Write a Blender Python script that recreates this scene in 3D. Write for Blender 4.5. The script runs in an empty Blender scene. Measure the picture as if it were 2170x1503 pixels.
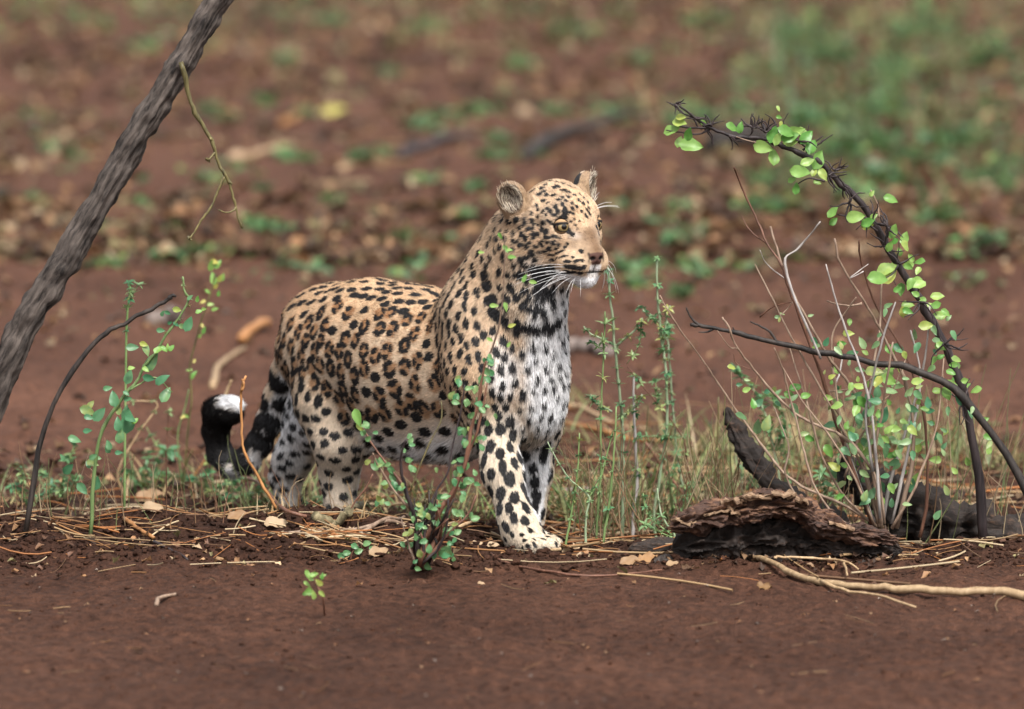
import bpy, math, random
import numpy as np
from mathutils import Vector, Matrix, kdtree

random.seed(7)
rng = np.random.default_rng(7)
SC = bpy.context.scene
COL = SC.collection

# ------------------------------------------------------------------ camera, sky, sun, exposure
PITCH = math.radians(6.424)
CAM = np.array([0.0, -14.9, 2.1])
FOC = 15.0                      # metres at which 1000 photo pixels measure one metre
cd = bpy.data.cameras.new('camera')
cam = bpy.data.objects.new('camera', cd); COL.objects.link(cam)
cam.location = CAM
cam.rotation_euler = (math.pi / 2 - PITCH, 0, 0)
cd.sensor_width = 36.0
cd.lens = 36.0 * FOC / 2.170
cd.clip_start = 0.5; cd.clip_end = 3000
cd.dof.use_dof = True
cd.dof.focus_distance = 14.98
cd.dof.aperture_fstop = 3.0
SC.camera = cam

w = bpy.data.worlds.new('World'); SC.world = w; w.use_nodes = True
nt = w.node_tree; nt.nodes.clear()
sky = nt.nodes.new('ShaderNodeTexSky'); sky.sky_type = 'NISHITA'; sky.sun_disc = False
SUN_EL, SUN_AZ = math.radians(56), math.radians(158)      # azimuth measured from +Y towards +X
sky.sun_elevation = SUN_EL; sky.sun_rotation = SUN_AZ
sky.air_density = 1.0; sky.dust_density = 4.0; sky.ozone_density = 1.0
bg = nt.nodes.new('ShaderNodeBackground'); bg.inputs[1].default_value = 0.075
ow = nt.nodes.new('ShaderNodeOutputWorld')
hs = nt.nodes.new('ShaderNodeHueSaturation'); hs.inputs['Saturation'].default_value = 0.22   # overcast: cloud cover greys the blue
nt.links.new(sky.outputs[0], hs.inputs['Color']); nt.links.new(hs.outputs[0], bg.inputs[0]); nt.links.new(bg.outputs[0], ow.inputs[0])
ld = bpy.data.lights.new('sun', 'SUN'); ld.energy = 1.5; ld.angle = math.radians(14); ld.color = (1.0, 0.96, 0.9)
sun = bpy.data.objects.new('sun', ld); COL.objects.link(sun)
sd = Vector((math.sin(SUN_AZ) * math.cos(SUN_EL), math.cos(SUN_AZ) * math.cos(SUN_EL), math.sin(SUN_EL)))
sun.rotation_euler = sd.to_track_quat('Z', 'Y').to_euler()

SC.view_settings.view_transform = 'Standard'; SC.view_settings.look = 'None'
SC.view_settings.exposure = 1.62; SC.view_settings.gamma = 1.0
SC.render.engine = 'CYCLES'
SC.cycles.use_denoising = True
SC.cycles.max_bounces = 8; SC.cycles.diffuse_bounces = 4; SC.cycles.transmission_bounces = 5; SC.cycles.transparent_max_bounces = 8
SC.cycles.use_adaptive_sampling = True

# ------------------------------------------------------------------ picture <-> place
FW = np.array([0, math.cos(PITCH), -math.sin(PITCH)])
UPV = np.array([0, math.sin(PITCH), math.cos(PITCH)])

def ray(px, py):
    return FW * FOC + np.array([(px - 1085) / 1000.0, 0, 0]) + UPV * ((751.5 - py) / 1000.0)

def at(px, py, Y):
    """the point at depth Y that the photograph shows at pixel (px, py)"""
    d = ray(px, py)
    return CAM + d * ((Y - CAM[1]) / d[1])

def proj(P):
    P = np.asarray(P, float); d = P - CAM
    t = d @ FW
    return 1085 + 1000 * FOC * d[..., 0] / t, 751.5 - 1000 * FOC * (d @ UPV) / t

# ------------------------------------------------------------------ smooth noise in numpy
def _h(ix, iy, iz, seed):
    n = (ix.astype(np.int64) * 374761393 + iy.astype(np.int64) * 668265263 + iz.astype(np.int64) * 2147483647 + seed * 1274126177) & 0xffffffff
    n = ((n ^ (n >> 13)) * 1274126177) & 0xffffffff
    n = ((n ^ (n >> 16)) * 2246822519) & 0xffffffff
    return ((n ^ (n >> 15)) & 0xffffff) / float(0xffffff)

def vnoise(x, y, z=None, seed=0):
    x = np.asarray(x, float); y = np.asarray(y, float)
    z = np.zeros_like(x) if z is None else np.asarray(z, float)
    ix, iy, iz = np.floor(x), np.floor(y), np.floor(z)
    fx, fy, fz = x - ix, y - iy, z - iz
    fx, fy, fz = [f * f * (3 - 2 * f) for f in (fx, fy, fz)]
    r = 0
    for a in (0, 1):
        for b in (0, 1):
            for c in (0, 1):
                r = r + _h(ix + a, iy + b, iz + c, seed) * (fx if a else 1 - fx) * (fy if b else 1 - fy) * (fz if c else 1 - fz)
    return r * 2 - 1

def fbm(x, y, z=None, octs=4, seed=0, gain=0.5):
    r, a, f = 0, 1.0, 1.0
    for k in range(octs):
        r = r + a * vnoise(x * f, y * f, None if z is None else z * f, seed + k * 17); a *= gain; f *= 2.03
    return r

def sstep(a, b, x):
    t = np.clip((x - a) / (b - a), 0, 1); return t * t * (3 - 2 * t)

# ------------------------------------------------------------------ scene helpers
def put(name, data, parent=None, label=None, cat=None, group=None, kind=None, loc=None):
    o = bpy.data.objects.new(name, data); COL.objects.link(o)
    if parent is not None: o.parent = parent
    if loc is not None: o.location = loc
    if label: o['label'] = label
    if cat: o['category'] = cat
    if group: o['group'] = group
    if kind: o['kind'] = kind
    return o

def mesh_from(name, V, F, col=None, mat=None, smooth=True):
    me = bpy.data.meshes.new(name)
    V = np.asarray(V, np.float32)
    if isinstance(F, np.ndarray):
        n, k = F.shape
        me.vertices.add(len(V)); me.vertices.foreach_set('co', V.ravel())
        me.loops.add(n * k); me.loops.foreach_set('vertex_index', F.astype(np.int32).ravel())
        me.polygons.add(n); me.polygons.foreach_set('loop_start', np.arange(0, n * k, k, dtype=np.int32))
        me.update(calc_edges=True); me.validate()
    else:
        me.from_pydata(V.tolist(), [], F); me.update()
    if col is not None:
        c = np.asarray(col, np.float32)
        if c.shape[1] == 3: c = np.concatenate([c, np.ones((len(c), 1), np.float32)], 1)
        a = me.attributes.new('col', 'FLOAT_COLOR', 'POINT'); a.data.foreach_set('color', c.ravel())
    if mat: me.materials.append(mat)
    if smooth: me.polygons.foreach_set('use_smooth', np.ones(len(me.polygons), bool))
    return me

def new_mat(name):
    m = bpy.data.materials.new(name); m.use_nodes = True
    t = m.node_tree; t.nodes.clear()
    return m, t, t.nodes.new('ShaderNodeOutputMaterial')

def N(t, kind, **kw):
    n = t.nodes.new(kind)
    for k, v in kw.items():
        if k in n.inputs: n.inputs[k].default_value = v
        else: setattr(n, k, v)
    return n
# ------------------------------------------------------------------ the ground
def gauss(x, c, s): return np.exp(-((x - c) / s) ** 2)

def ground_big(x, y):
    x = np.asarray(x, float); y = np.asarray(y, float)
    crest = 0.012 + 0.034 * sstep(0.12, -0.45, x) + 0.012 * fbm(x * 2.3, y * 0 + 3.1, octs=3, seed=5)
    cy = 0.17 + 0.05 * vnoise(x * 1.7, x * 0 + 1.2, seed=9) - 0.12 * sstep(-0.1, 0.35, x)
    d = y - cy
    z = crest * np.where(d < 0, np.exp(-(d / 0.30) ** 2), np.exp(-(d / 0.13) ** 2))
    z = z - 0.035 * sstep(0.05, 0.30, d) * (1 - 0.7 * sstep(1.6, 3.5, y))
    z = z - 0.012 * sstep(-0.3, -1.2, y)
    z = z + 0.045 * fbm(x * 0.35 + 4, y * 0.22, octs=2, seed=21) * sstep(1.5, 5, y)
    z = z + 0.010 * fbm(x * 1.6, y * 1.6, octs=2, seed=31)
    return z

def ground_h(x, y):
    x = np.asarray(x, float); y = np.asarray(y, float)
    z = ground_big(x, y)
    rough = 0.75 + 0.7 * sstep(-0.5, -0.1, y) * (1 - 0.6 * sstep(0.5, 1.2, y))
    n = fbm(x * 11, y * 11, octs=4, seed=41)
    z = z + rough * 0.009 * n + rough * 0.008 * np.abs(fbm(x * 26, y * 26, octs=3, seed=51)) ** 1.3
    return z

def ghit(px, py):
    """where the line of sight through a pixel meets the ground"""
    d = ray(px, py); t0, t1 = 0.75, 4.0
    for n in (160, 60):
        t = np.linspace(t0, t1, n); P = CAM + t[:, None] * d
        below = P[:, 2] < ground_big(P[:, 0], P[:, 1])
        i = int(np.argmax(below)) if below.any() else n - 1
        t0, t1 = t[max(0, i - 1)], t[i]
    return P[i]

def onground(x, y, dz=0.0):
    return np.array([x, y, float(ground_h(np.array([x]), np.array([y]))[0]) + dz])

def axis(lo, hi, s, grow, far_lo, far_hi):
    c = list(np.arange(lo, hi, s))
    a, b, st = c[-1], c[0], s
    right, left = [], []
    while a < far_hi: st *= grow; a += st; right.append(a)
    st = s
    while b > far_lo: st *= grow; b -= st; left.append(b)
    return np.array(left[::-1] + c + right)

def soil_material():
    m, t, out = new_mat('soil'); L = t.links
    tc = N(t, 'ShaderNodeNewGeometry')
    n1 = N(t, 'ShaderNodeTexNoise', Scale=1.3, Detail=6.0, Roughness=0.6)
    n2 = N(t, 'ShaderNodeTexNoise', Scale=46.0, Detail=5.0, Roughness=0.65)
    n3 = N(t, 'ShaderNodeTexVoronoi', Scale=130.0)
    for n in (n1, n2, n3): L.new(tc.outputs['Position'], n.inputs['Vector'])
    r1 = N(t, 'ShaderNodeValToRGB'); e = r1.color_ramp.elements
    e[0].position = 0.28; e[0].color = (0.030, 0.0128, 0.0076, 1); e[1].position = 0.72; e[1].color = (0.066, 0.031, 0.0195, 1)
    L.new(n1.outputs[0], r1.inputs[0])
    r2 = N(t, 'ShaderNodeValToRGB'); e = r2.color_ramp.elements
    e[0].position = 0.34; e[0].color = (0.45, 0.42, 0.4, 1); e[1].position = 0.68; e[1].color = (1.4, 1.35, 1.3, 1)
    L.new(n2.outputs[0], r2.inputs[0])
    mx = N(t, 'ShaderNodeMix', data_type='RGBA', blend_type='MULTIPLY'); mx.inputs[0].default_value = 1.0
    sx = N(t, 'ShaderNodeSeparateXYZ'); L.new(tc.outputs['Position'], sx.inputs[0])
    # behind the ridge the trodden earth is drier and paler
    wob = N(t, 'ShaderNodeMath', operation='MULTIPLY_ADD'); wob.inputs[1].default_value = 1.6; L.new(n1.outputs[0], wob.inputs[0]); L.new(sx.outputs['Y'], wob.inputs[2])
    mr = N(t, 'ShaderNodeMapRange'); mr.inputs[1].default_value = 1.4; mr.inputs[2].default_value = 3.2; mr.inputs[3].default_value = 1.0; mr.inputs[4].default_value = 2.7
    L.new(wob.outputs[0], mr.inputs[0])
    dry = N(t, 'ShaderNodeMix', data_type='RGBA', blend_type='MULTIPLY'); dry.inputs[0].default_value = 1.0
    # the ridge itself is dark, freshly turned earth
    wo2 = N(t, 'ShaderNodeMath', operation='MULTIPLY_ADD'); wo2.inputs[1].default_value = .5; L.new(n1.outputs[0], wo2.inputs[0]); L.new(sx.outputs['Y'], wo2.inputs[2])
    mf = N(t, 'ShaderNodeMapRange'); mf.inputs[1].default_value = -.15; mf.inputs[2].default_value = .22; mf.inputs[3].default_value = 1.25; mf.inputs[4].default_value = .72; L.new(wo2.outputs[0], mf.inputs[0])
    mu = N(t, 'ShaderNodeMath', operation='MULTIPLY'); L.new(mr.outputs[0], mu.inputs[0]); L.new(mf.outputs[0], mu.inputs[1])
    cmb = N(t, 'ShaderNodeCombineColor'); [L.new(mu.outputs[0], cmb.inputs[k]) for k in range(3)]
    L.new(r1.outputs[0], dry.inputs[6]); L.new(cmb.outputs[0], dry.inputs[7])
    L.new(dry.outputs[2], mx.inputs[6]); L.new(r2.outputs[0], mx.inputs[7])
    bs = N(t, 'ShaderNodeBsdfPrincipled', Roughness=0.8); bs.inputs['Specular IOR Level'].default_value = 0.15
    L.new(mx.outputs[2], bs.inputs['Base Color'])
    ad = N(t, 'ShaderNodeMath', operation='ADD'); L.new(n2.outputs[0], ad.inputs[0]); L.new(n3.outputs['Distance'], ad.inputs[1])
    bp = N(t, 'ShaderNodeBump', Strength=0.7, Distance=0.006); L.new(ad.outputs[0], bp.inputs['Height']); L.new(bp.outputs[0], bs.inputs['Normal'])
    L.new(bs.outputs[0], out.inputs[0])
    return m

SOIL = soil_material()
def build_ground():
    xs = axis(-1.3, 1.3, 0.0085, 1.09, -400, 400)
    ys = axis(-2.1, 1.3, 0.0085, 1.05, -60, 900)
    X, Y = np.meshgrid(xs, ys, indexing='ij')
    Z = ground_h(X, Y)
    V = np.stack([X, Y, Z], -1).reshape(-1, 3)
    i = np.arange(len(xs) * len(ys)).reshape(len(xs), len(ys))
    F = np.stack([i[:-1, :-1], i[1:, :-1], i[1:, 1:], i[:-1, 1:]], -1).reshape(-1, 4)
    put('ground', mesh_from('ground', V, F, mat=SOIL), kind='structure', label='reddish brown bare earth with a low crumbly ridge', cat='ground')
build_ground()
# ------------------------------------------------------------------ the leopard
def unit(v): v = np.asarray(v, float); return v / np.linalg.norm(v)
FB = unit([0.68, -0.73, 0]); LB = np.array([-FB[1], FB[0], 0])       # body heading and the animal's left
HY = math.radians(34)
FH = np.array([math.sin(HY), -math.cos(HY), 0]); LH = np.array([-FH[1], FH[0], 0])
UZ = np.array([0, 0, 1.0])
EYE0 = at(1221, 476, 0.02)
def hd(f, l, u): return EYE0 + (f * FH + l * LH + u * UZ) * 0.001      # head frame, millimetres from between the eyes

PR = []
def prim(a, ra, b=None, rb=None, k=0.03, n=None, s=1.0, flow=(0, 0, -1), ln=0.012, reg='torso', wd=(0, 0, -1), w0=0.35, w1=0.8):
    b = a if b is None else b; rb = ra if rb is None else rb
    PR.append(dict(a=np.array(a, float), b=np.array(b, float), ra=ra, rb=rb, k=k, n=None if n is None else unit(n), s=s,
                   flow=unit(flow), ln=ln, reg=reg, wd=unit(wd), w0=w0, w1=w1))

def d_prim(p, q):
    v = q - p['a']; ab = p['b'] - p['a']; sc = 1.0
    if p['n'] is not None:
        v = v + ((p['s'] - 1) * (v @ p['n']))[..., None] * p['n']
        ab = ab + (p['s'] - 1) * (ab @ p['n']) * p['n']
        if p['s'] > 1: sc = 1.0 / (1 + 0.5 * (p['s'] - 1))
    L2 = ab @ ab
    if L2 > 1e-10:
        t = np.clip((v @ ab) / L2, 0, 1); r = p['ra'] + (p['rb'] - p['ra']) * t
        v = v - t[..., None] * ab
    else: r = p['ra']
    return (np.sqrt((v * v).sum(-1)) - r) * sc

def smin(a, b, k):
    h = np.clip(0.5 + 0.5 * (b - a) / k, 0, 1)
    return b + (a - b) * h - k * h * (1 - h)

back = -FB
# torso
T = dict(reg='torso', n=LB)
bf = unit(back + 0.25 * -UZ)
prim(at(718, 712, .60), .118, at(790, 745, .50), .150, k=.05, s=1.12, flow=bf, ln=.0065, w0=.55, w1=.9, **T)
prim(at(790, 745, .50), .150, at(880, 778, .40), .172, k=.05, s=1.15, flow=bf, ln=.007, w0=.45, w1=.85, **T)
prim(at(880, 778, .40), .172, at(985, 786, .28), .160, k=.035, s=1.18, flow=bf, ln=.007, w0=.4, w1=.8, **T)
prim(at(815, 880, .46), .072, at(960, 895, .31), .078, k=.06, flow=unit(back - .6 * UZ), ln=.018, w0=.0, w1=.45, **T)     # belly
prim(at(682, 715, .63), .098, at(662, 745, .63), .080, k=.04, flow=unit(back - .8 * UZ), reg='torso', w0=.55, w1=.9)        # rump
# chest, shoulders, neck
C = dict(reg='neck', wd=FB, w0=.74, w1=.90)
prim(at(1062, 700, .20), .125, at(1080, 800, .185), .118, k=.05, n=LB, s=1.0, flow=unit(back * .5 - UZ), ln=.009, **C)
prim(at(1118, 715, .13), .078, at(1118, 850, .15), .072, k=.05, flow=(0, 0, -1), ln=.011, reg='chest', wd=FB, w0=.62, w1=.82)
prim(at(1112, 880, .18), .055, k=.05, flow=(0, 0, -1), ln=.014, reg='chest', wd=FB - .4 * UZ, w0=.3, w1=.7)
prim(at(1004, 676, .128), .068, at(1014, 795, .115), .076, k=.03, n=LB, s=1.15, flow=unit(back * .6 - UZ), ln=.008, **C)        # near shoulder blade
prim(at(1120, 690, .26), .070, at(1132, 800, .25), .068, k=.035, n=LB, s=1.1, flow=unit(back * .6 - UZ), ln=.008, reg='neck', wd=FB - .3 * LB, w0=.7, w1=.9)
prim(at(1045, 655, .20), .108, at(1118, 520, .115), .094, k=.05, flow=unit(back * .8 - UZ), ln=.009, reg='neck', wd=unit(FB - .25 * UZ), w0=.74, w1=.9)
prim(at(1132, 640, .09), .064, at(1150, 560, .075), .058, k=.05, flow=unit(back * .3 - UZ), ln=.008, reg='chest', wd=unit(FB - .5 * UZ), w0=.55, w1=.8)
# near fore leg
LG = dict(reg='leg', ln=.0065)
NI = dict(wd=unit(LB + .15 * FB), w0=.42, w1=.75)
FI = dict(wd=unit(-LB + .9 * FB), w0=.35, w1=.7)
dn = (0, 0, -1)
prim(at(1024, 770, .125), .072, at(1040, 865, .135), .054, k=.04, flow=unit(back * .3 - UZ), reg='neck', ln=.008, **NI)
prim(at(1042, 865, .135), .050, at(1064, 1000, .075), .0385, k=.035, flow=dn, **LG, **NI)
prim(at(1064, 1000, .075), .0385, at(1096, 1106, .03), .0350, k=.03, flow=dn, **LG, **NI)
prim(at(1096, 1106, .03), .0355, at(1122, 1142, .005), .035, k=.025, flow=unit(FB - UZ), **LG, **NI)
for dl in (-.034, -.012, .012, .034):                                  # toes
    c0 = at(1126, 1146, .005) + LB * dl * .8; c1 = at(1150, 1156, -.03) + LB * dl + FB * (.012 if abs(dl) < .02 else 0)
    prim(c0, .0185, c1, .0165, k=.006, flow=unit(FB - .4 * UZ), reg='paw', ln=.006, wd=dn, w0=.6, w1=.9)
prim(at(1100, 1143, .02), .030, at(1120, 1150, -.005), .030, k=.02, flow=unit(FB - .4 * UZ), reg='paw', ln=.006, wd=dn, w0=.6, w1=.9)
prim(at(1014, 868, .165), .038, k=.03, flow=unit(back * .3 - UZ), reg='leg', ln=.009, **NI)      # elbow
# far fore leg
prim(at(1134, 790, .25), .066, at(1140, 900, .26), .046, k=.04, flow=dn, reg='leg', ln=.010, **FI)
prim(at(1140, 900, .26), .046, at(1133, 1000, .265), .034, k=.03, flow=dn, reg='leg', ln=.009, **FI)
prim(at(1133, 1000, .265), .034, at(1119, 1130, .26), .032, k=.025, flow=dn, **LG, **FI)
for dl in (-.025, 0, .025):
    c0 = at(1119, 1142, .255) + LB * dl; prim(c0, .022, c0 + FB * .045 + UZ * -.006, .018, k=.012, flow=FB, reg='paw', ln=.006)
# near hind leg
HI = dict(wd=LB, w0=.5, w1=.85)
prim(at(684, 745, .545), .092, at(700, 850, .50), .076, k=.045, n=LB, s=1.2, flow=unit(back * .5 - UZ), ln=.008, reg='torso', wd=dn, w0=.8, w1=1)
prim(at(700, 850, .50), .072, at(722, 938, .465), .056, k=.04, flow=unit(back * .3 - UZ), ln=.008, reg='leg', **HI)
prim(at(722, 938, .465), .054, at(718, 1005, .485), .0375, k=.035, flow=dn, **LG, **HI)
prim(at(718, 1005, .485), .0375, at(722, 1110, .47), .033, k=.025, flow=dn, **LG, **HI)
for dl in (-.028, -.009, .01, .028):
    c0 = at(722, 1128, .465) + LB * dl * .8; prim(c0, .022, c0 + FB * .05 + LB * dl * .2 - UZ * .004, .018, k=.012, flow=FB, reg='paw', ln=.006)
# far hind leg
FHI = dict(wd=-LB, w0=-.1, w1=.5)
prim(at(700, 790, .66), .085, at(662, 890, .70), .055, k=.04, flow=dn, reg='leg', ln=.010, **FHI)
prim(at(662, 890, .70), .055, at(622, 972, .74), .038, k=.035, flow=dn, reg='leg', ln=.008, **FHI)
prim(at(622, 972, .74), .038, at(606, 1010, .76), .030, k=.03, flow=dn, reg='leg', ln=.008, **FHI)
prim(at(606, 1010, .76), .0295, at(617, 1098, .745), .0265, k=.025, flow=dn, **LG, **FHI)
for dl in (-.024, 0, .024):
    c0 = at(622, 1108, .74) + LB * dl; prim(c0, .021, c0 + FB * .045 - UZ * .004, .017, k=.012, flow=FB, reg='paw', ln=.006)
# tail
tl = [(630, 735, .68, .036), (607, 790, .72, .031), (588, 841, .745, .0275), (570, 895, .765, .026), (549, 940, .785, .0245), (524, 975, .80, .0245),
      (492, 986, .815, .0245), (466, 962, .83, .0240), (457, 915, .83, .0255), (464, 876, .815, .032), (484, 872, .79, .031)]
for (x0, y0, Y0, r0), (x1, y1, Y1, r1) in zip(tl[:-1], tl[1:]):
    a, b = at(x0, y0, Y0), at(x1, y1, Y1)
    prim(a, r0, b, r1, k=.018, flow=b - a, reg='tail', ln=.009, wd=unit(FB * .4 - UZ), w0=.1, w1=.5)
# head
H = dict(reg='head', ln=.004, wd=dn, w0=.6, w1=.95)
fbk = unit(-FH + .1 * UZ)
n_body = len(PR)
prim(hd(-74, 0, 14), .076, hd(-34, 0, 14), .062, k=.03, n=LH, s=.96, flow=fbk, **H)                      # skull
prim(hd(-96, 0, -40), .076, hd(-60, 0, -52), .064, k=.04, flow=fbk, **{**H, 'ln': .007})                 # back of jaw
for sg in (-1, 1):
    prim(hd(-60, 40 * sg, -36), .043, hd(-22, 31 * sg, -42), .034, k=.03, flow=unit(-FH + .5 * sg * LH - .3 * UZ), **{**H, 'ln': .006})   # cheek
    prim(hd(0, 26 * sg, 20), .019, hd(-28, 50 * sg, 16), .021, k=.020, flow=fbk, **{**H, 'ln': .003})   # brow
    prim(hd(12, 20 * sg, -32), .024, hd(-16, 42 * sg, -26), .023, k=.02, flow=fbk, **{**H, 'ln': .003})  # under the eye
    prim(hd(47, 19 * sg, -78), .0255, hd(22, 29 * sg, -77), .032, k=.010, flow=unit(-FH + .6 * sg * LH - .2 * UZ), **{**H, 'ln': .0025})   # whisker pad
    prim(hd(34, 9 * sg, -107), .0165, hd(-36, 36 * sg, -80), .028, k=.016, flow=unit(-FH - .3 * UZ), **{**H, 'ln': .007})                  # jaw
prim(hd(-6, 0, 16), .034, hd(20, 0, -14), .026, k=.03, flow=fbk, **{**H, 'ln': .0025})                    # stop
prim(hd(10, 0, -6), .026, hd(58, 0, -52), .0175, k=.022, flow=fbk, n=UZ, s=1.0, **{**H, 'ln': .003})     # bridge
prim(hd(56, 0, -56), .0200, hd(62, 0, -62), .0165, k=.010, flow=fbk, n=LH, s=.82, **{**H, 'ln': .001})   # nose
prim(hd(20, 0, -62), .038, k=.02, flow=fbk, **{**H, 'ln': .0025})
prim(hd(36, 0, -108), .0185, k=.014, flow=(0, 0, -1), **{**H, 'ln': .007})                               # chin
# ears: cups cut from ellipsoids, added after the rest
EARS = []
for c, sg in ((hd(-92, -101, 51), -1), (hd(-98, 90, 62), 1)):
    en = unit(.75 * FH + .66 * sg * LH); eu = unit(UZ + .50 * sg * LH - .1 * FH); eu = unit(eu - (eu @ en) * en); ew = np.cross(eu, en)
    EARS.append((c, en, eu, ew, sg))

def d_ell(q, c, axes, rad):
    v = q - c
    p = np.stack([(v @ ax) / r for ax, r in zip(axes, rad)], -1)
    l = np.sqrt((p * p).sum(-1)) + 1e-9
    g = np.sqrt(((p / np.array(rad)) ** 2).sum(-1)) + 1e-9
    return l * (l - 1) / g

ER = 0.0165
def raw_sdf(q):
    F = np.full(len(q), .5)
    for p in PR: F = smin(F, d_prim(p, q), p['k'])
    return F
EYES = []
for sg in (-1, 1):
    g = FH; tt_ = np.linspace(-.05, .05, 401)
    line = hd(0, sg * 45, -1) + tt_[:, None] * g
    j = int(np.argmin(np.abs(raw_sdf(line))))
    EYES.append((line[j] - unit(.9 * FH + .42 * sg * LH) * ER * .60, sg))

def post_ops(q, F):
    for c, en, eu, ew, sg in EARS:
        o = d_ell(q, c, (en, eu, ew), (.025, .040, .033))
        i = d_ell(q, c + en * .019 + eu * .004, (en, eu, ew), (.024, .031, .024))
        o = np.maximum(o, -i)
        root = d_ell(q, c - eu * .034 - en * .004 - LH * sg * .010, (en, eu, ew), (.028, .028, .040))
        o = smin(o, np.maximum(root, -i), .014)
        F = smin(F, o, .018)
    for c, sg in EYES:
        s = np.sqrt(((q - c) ** 2).sum(-1)) - ER * 1.03
        F = -smin(-F, s, .004)
    return F

def sdf_pts(Q):
    F = np.full(len(Q), .5)
    for p in PR:
        m = p['k'] + .02
        lo = np.minimum(p['a'] - p['ra'] * 1.25, p['b'] - p['rb'] * 1.25) - m; hi = np.maximum(p['a'] + p['ra'] * 1.25, p['b'] + p['rb'] * 1.25) + m
        i = np.nonzero(((Q > lo) & (Q < hi)).all(1))[0]
        if len(i): F[i] = smin(F[i], d_prim(p, Q[i]), p['k'])
    i = np.nonzero(((Q - hd(-40, 0, 0)) ** 2).sum(1) < .22 ** 2)[0]
    F[i] = post_ops(Q[i], F[i])
    return F

def surface_nets(lo, hi, h):
    n = np.ceil((hi - lo) / h).astype(int) + 1
    F = np.full(n, .5, np.float32)
    ax = [lo[k] + h * np.arange(n[k]) for k in range(3)]
    def box(a, b):
        i0 = np.clip(np.floor((a - lo) / h).astype(int), 0, n); i1 = np.clip(np.ceil((b - lo) / h).astype(int) + 1, 0, n)
        sl = tuple(slice(i0[k], i1[k]) for k in range(3))
        g = np.stack(np.meshgrid(*[ax[k][sl[k]] for k in range(3)], indexing='ij'), -1)
        return sl, g
    for p in PR:
        m = p['k'] + .02
        a = np.minimum(p['a'] - p['ra'] * 1.25, p['b'] - p['rb'] * 1.25) - m; b = np.maximum(p['a'] + p['ra'] * 1.25, p['b'] + p['rb'] * 1.25) + m
        sl, g = box(a, b)
        F[sl] = smin(F[sl], d_prim(p, g), p['k'])
    sl, g = box(hd(-40, 0, 0) - .19, hd(-40, 0, 0) + .19)
    F[sl] = post_ops(g, F[sl])
    S = F < 0
    c = [S[i:n[0] - 1 + i, j:n[1] - 1 + j, k:n[2] - 1 + k] for i in (0, 1) for j in (0, 1) for k in (0, 1)]
    cnt = sum(x.astype(np.int8) for x in c)
    I, J, K = np.nonzero((cnt > 0) & (cnt < 8))
    acc = np.zeros((len(I), 3)); num = np.zeros(len(I))
    corners = [(i, j, k) for i in (0, 1) for j in (0, 1) for k in (0, 1)]
    for a in corners:
        for d in range(3):
            if a[d]: continue
            b = list(a); b[d] = 1
            f0 = F[I + a[0], J + a[1], K + a[2]]; f1 = F[I + b[0], J + b[1], K + b[2]]
            x = (f0 < 0) != (f1 < 0)
            t = np.where(x, f0 / (f0 - f1 + 1e-12), 0)
            q = np.array(a, float)[None, :].repeat(len(I), 0); q[:, d] += t
            acc[x] += q[x]; num[x] += 1
    V = lo + h * (np.stack([I, J, K], 1) + acc / num[:, None])
    idx = np.full(n - 1, -1, np.int32); idx[I, J, K] = np.arange(len(I))
    faces = []
    for d in range(3):
        e1, e2 = (d + 1) % 3, (d + 2) % 3
        s0 = [slice(None)] * 3; s1 = [slice(None)] * 3
        s0[d] = slice(0, n[d] - 1); s1[d] = slice(1, n[d])
        A, B = S[tuple(s0)], S[tuple(s1)]
        P = np.argwhere(A != B)
        ok = (P[:, e1] > 0) & (P[:, e2] > 0) & (P[:, e1] < n[e1] - 1) & (P[:, e2] < n[e2] - 1)
        P = P[ok]; ins = A[tuple(P.T)]
        def at_(o1, o2):
            Q = P.copy(); Q[:, e1] -= o1; Q[:, e2] -= o2; return idx[tuple(Q.T)]
        q = np.stack([at_(1, 1), at_(0, 1), at_(0, 0), at_(1, 0)], 1)
        q[~ins] = q[~ins][:, ::-1]
        faces.append(q)
    return V, np.concatenate(faces)

def vnormals(V, Fq):
    nrm = np.cross(V[Fq[:, 2]] - V[Fq[:, 0]], V[Fq[:, 3]] - V[Fq[:, 1]])
    out = np.zeros_like(V)
    for k in range(4):
        for d in range(3): out[:, d] += np.bincount(Fq[:, k], nrm[:, d], len(V))
    return out / (np.linalg.norm(out, axis=1, keepdims=True) + 1e-12)

def cc_subdivide(V, Fq):
    """one linear split of every quad"""
    nv, nf = len(V), len(Fq)
    E = np.sort(np.stack([Fq, np.roll(Fq, -1, 1)], -1).reshape(-1, 2), 1)
    key = E[:, 0].astype(np.int64) * nv + E[:, 1]
    u, inv = np.unique(key, return_inverse=True)
    em = (V[u // nv] + V[u % nv]) / 2
    fm = V[Fq].mean(1)
    e = (nv + inv).reshape(nf, 4); f = nv + len(u) + np.arange(nf)
    Q = np.concatenate([np.stack([Fq[:, k], e[:, k], f, e[:, (k - 1) % 4]], 1) for k in range(4)])
    return np.concatenate([V, em, fm]), Q

def relax(V, Fq, it, lam=.5):
    E = np.sort(np.stack([Fq, np.roll(Fq, -1, 1)], -1).reshape(-1, 2), 1); E = np.unique(E[:, 0].astype(np.int64) * len(V) + E[:, 1]); E = np.stack([E // len(V), E % len(V)], 1)
    deg = np.bincount(E.ravel(), minlength=len(V))[:, None]
    for _ in range(it):
        A = np.zeros_like(V)
        for d in range(3):
            A[:, d] = np.bincount(E[:, 0], V[E[:, 1], d], len(V)) + np.bincount(E[:, 1], V[E[:, 0], d], len(V))
        V = V + lam * (A / deg - V)
    return V

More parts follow.
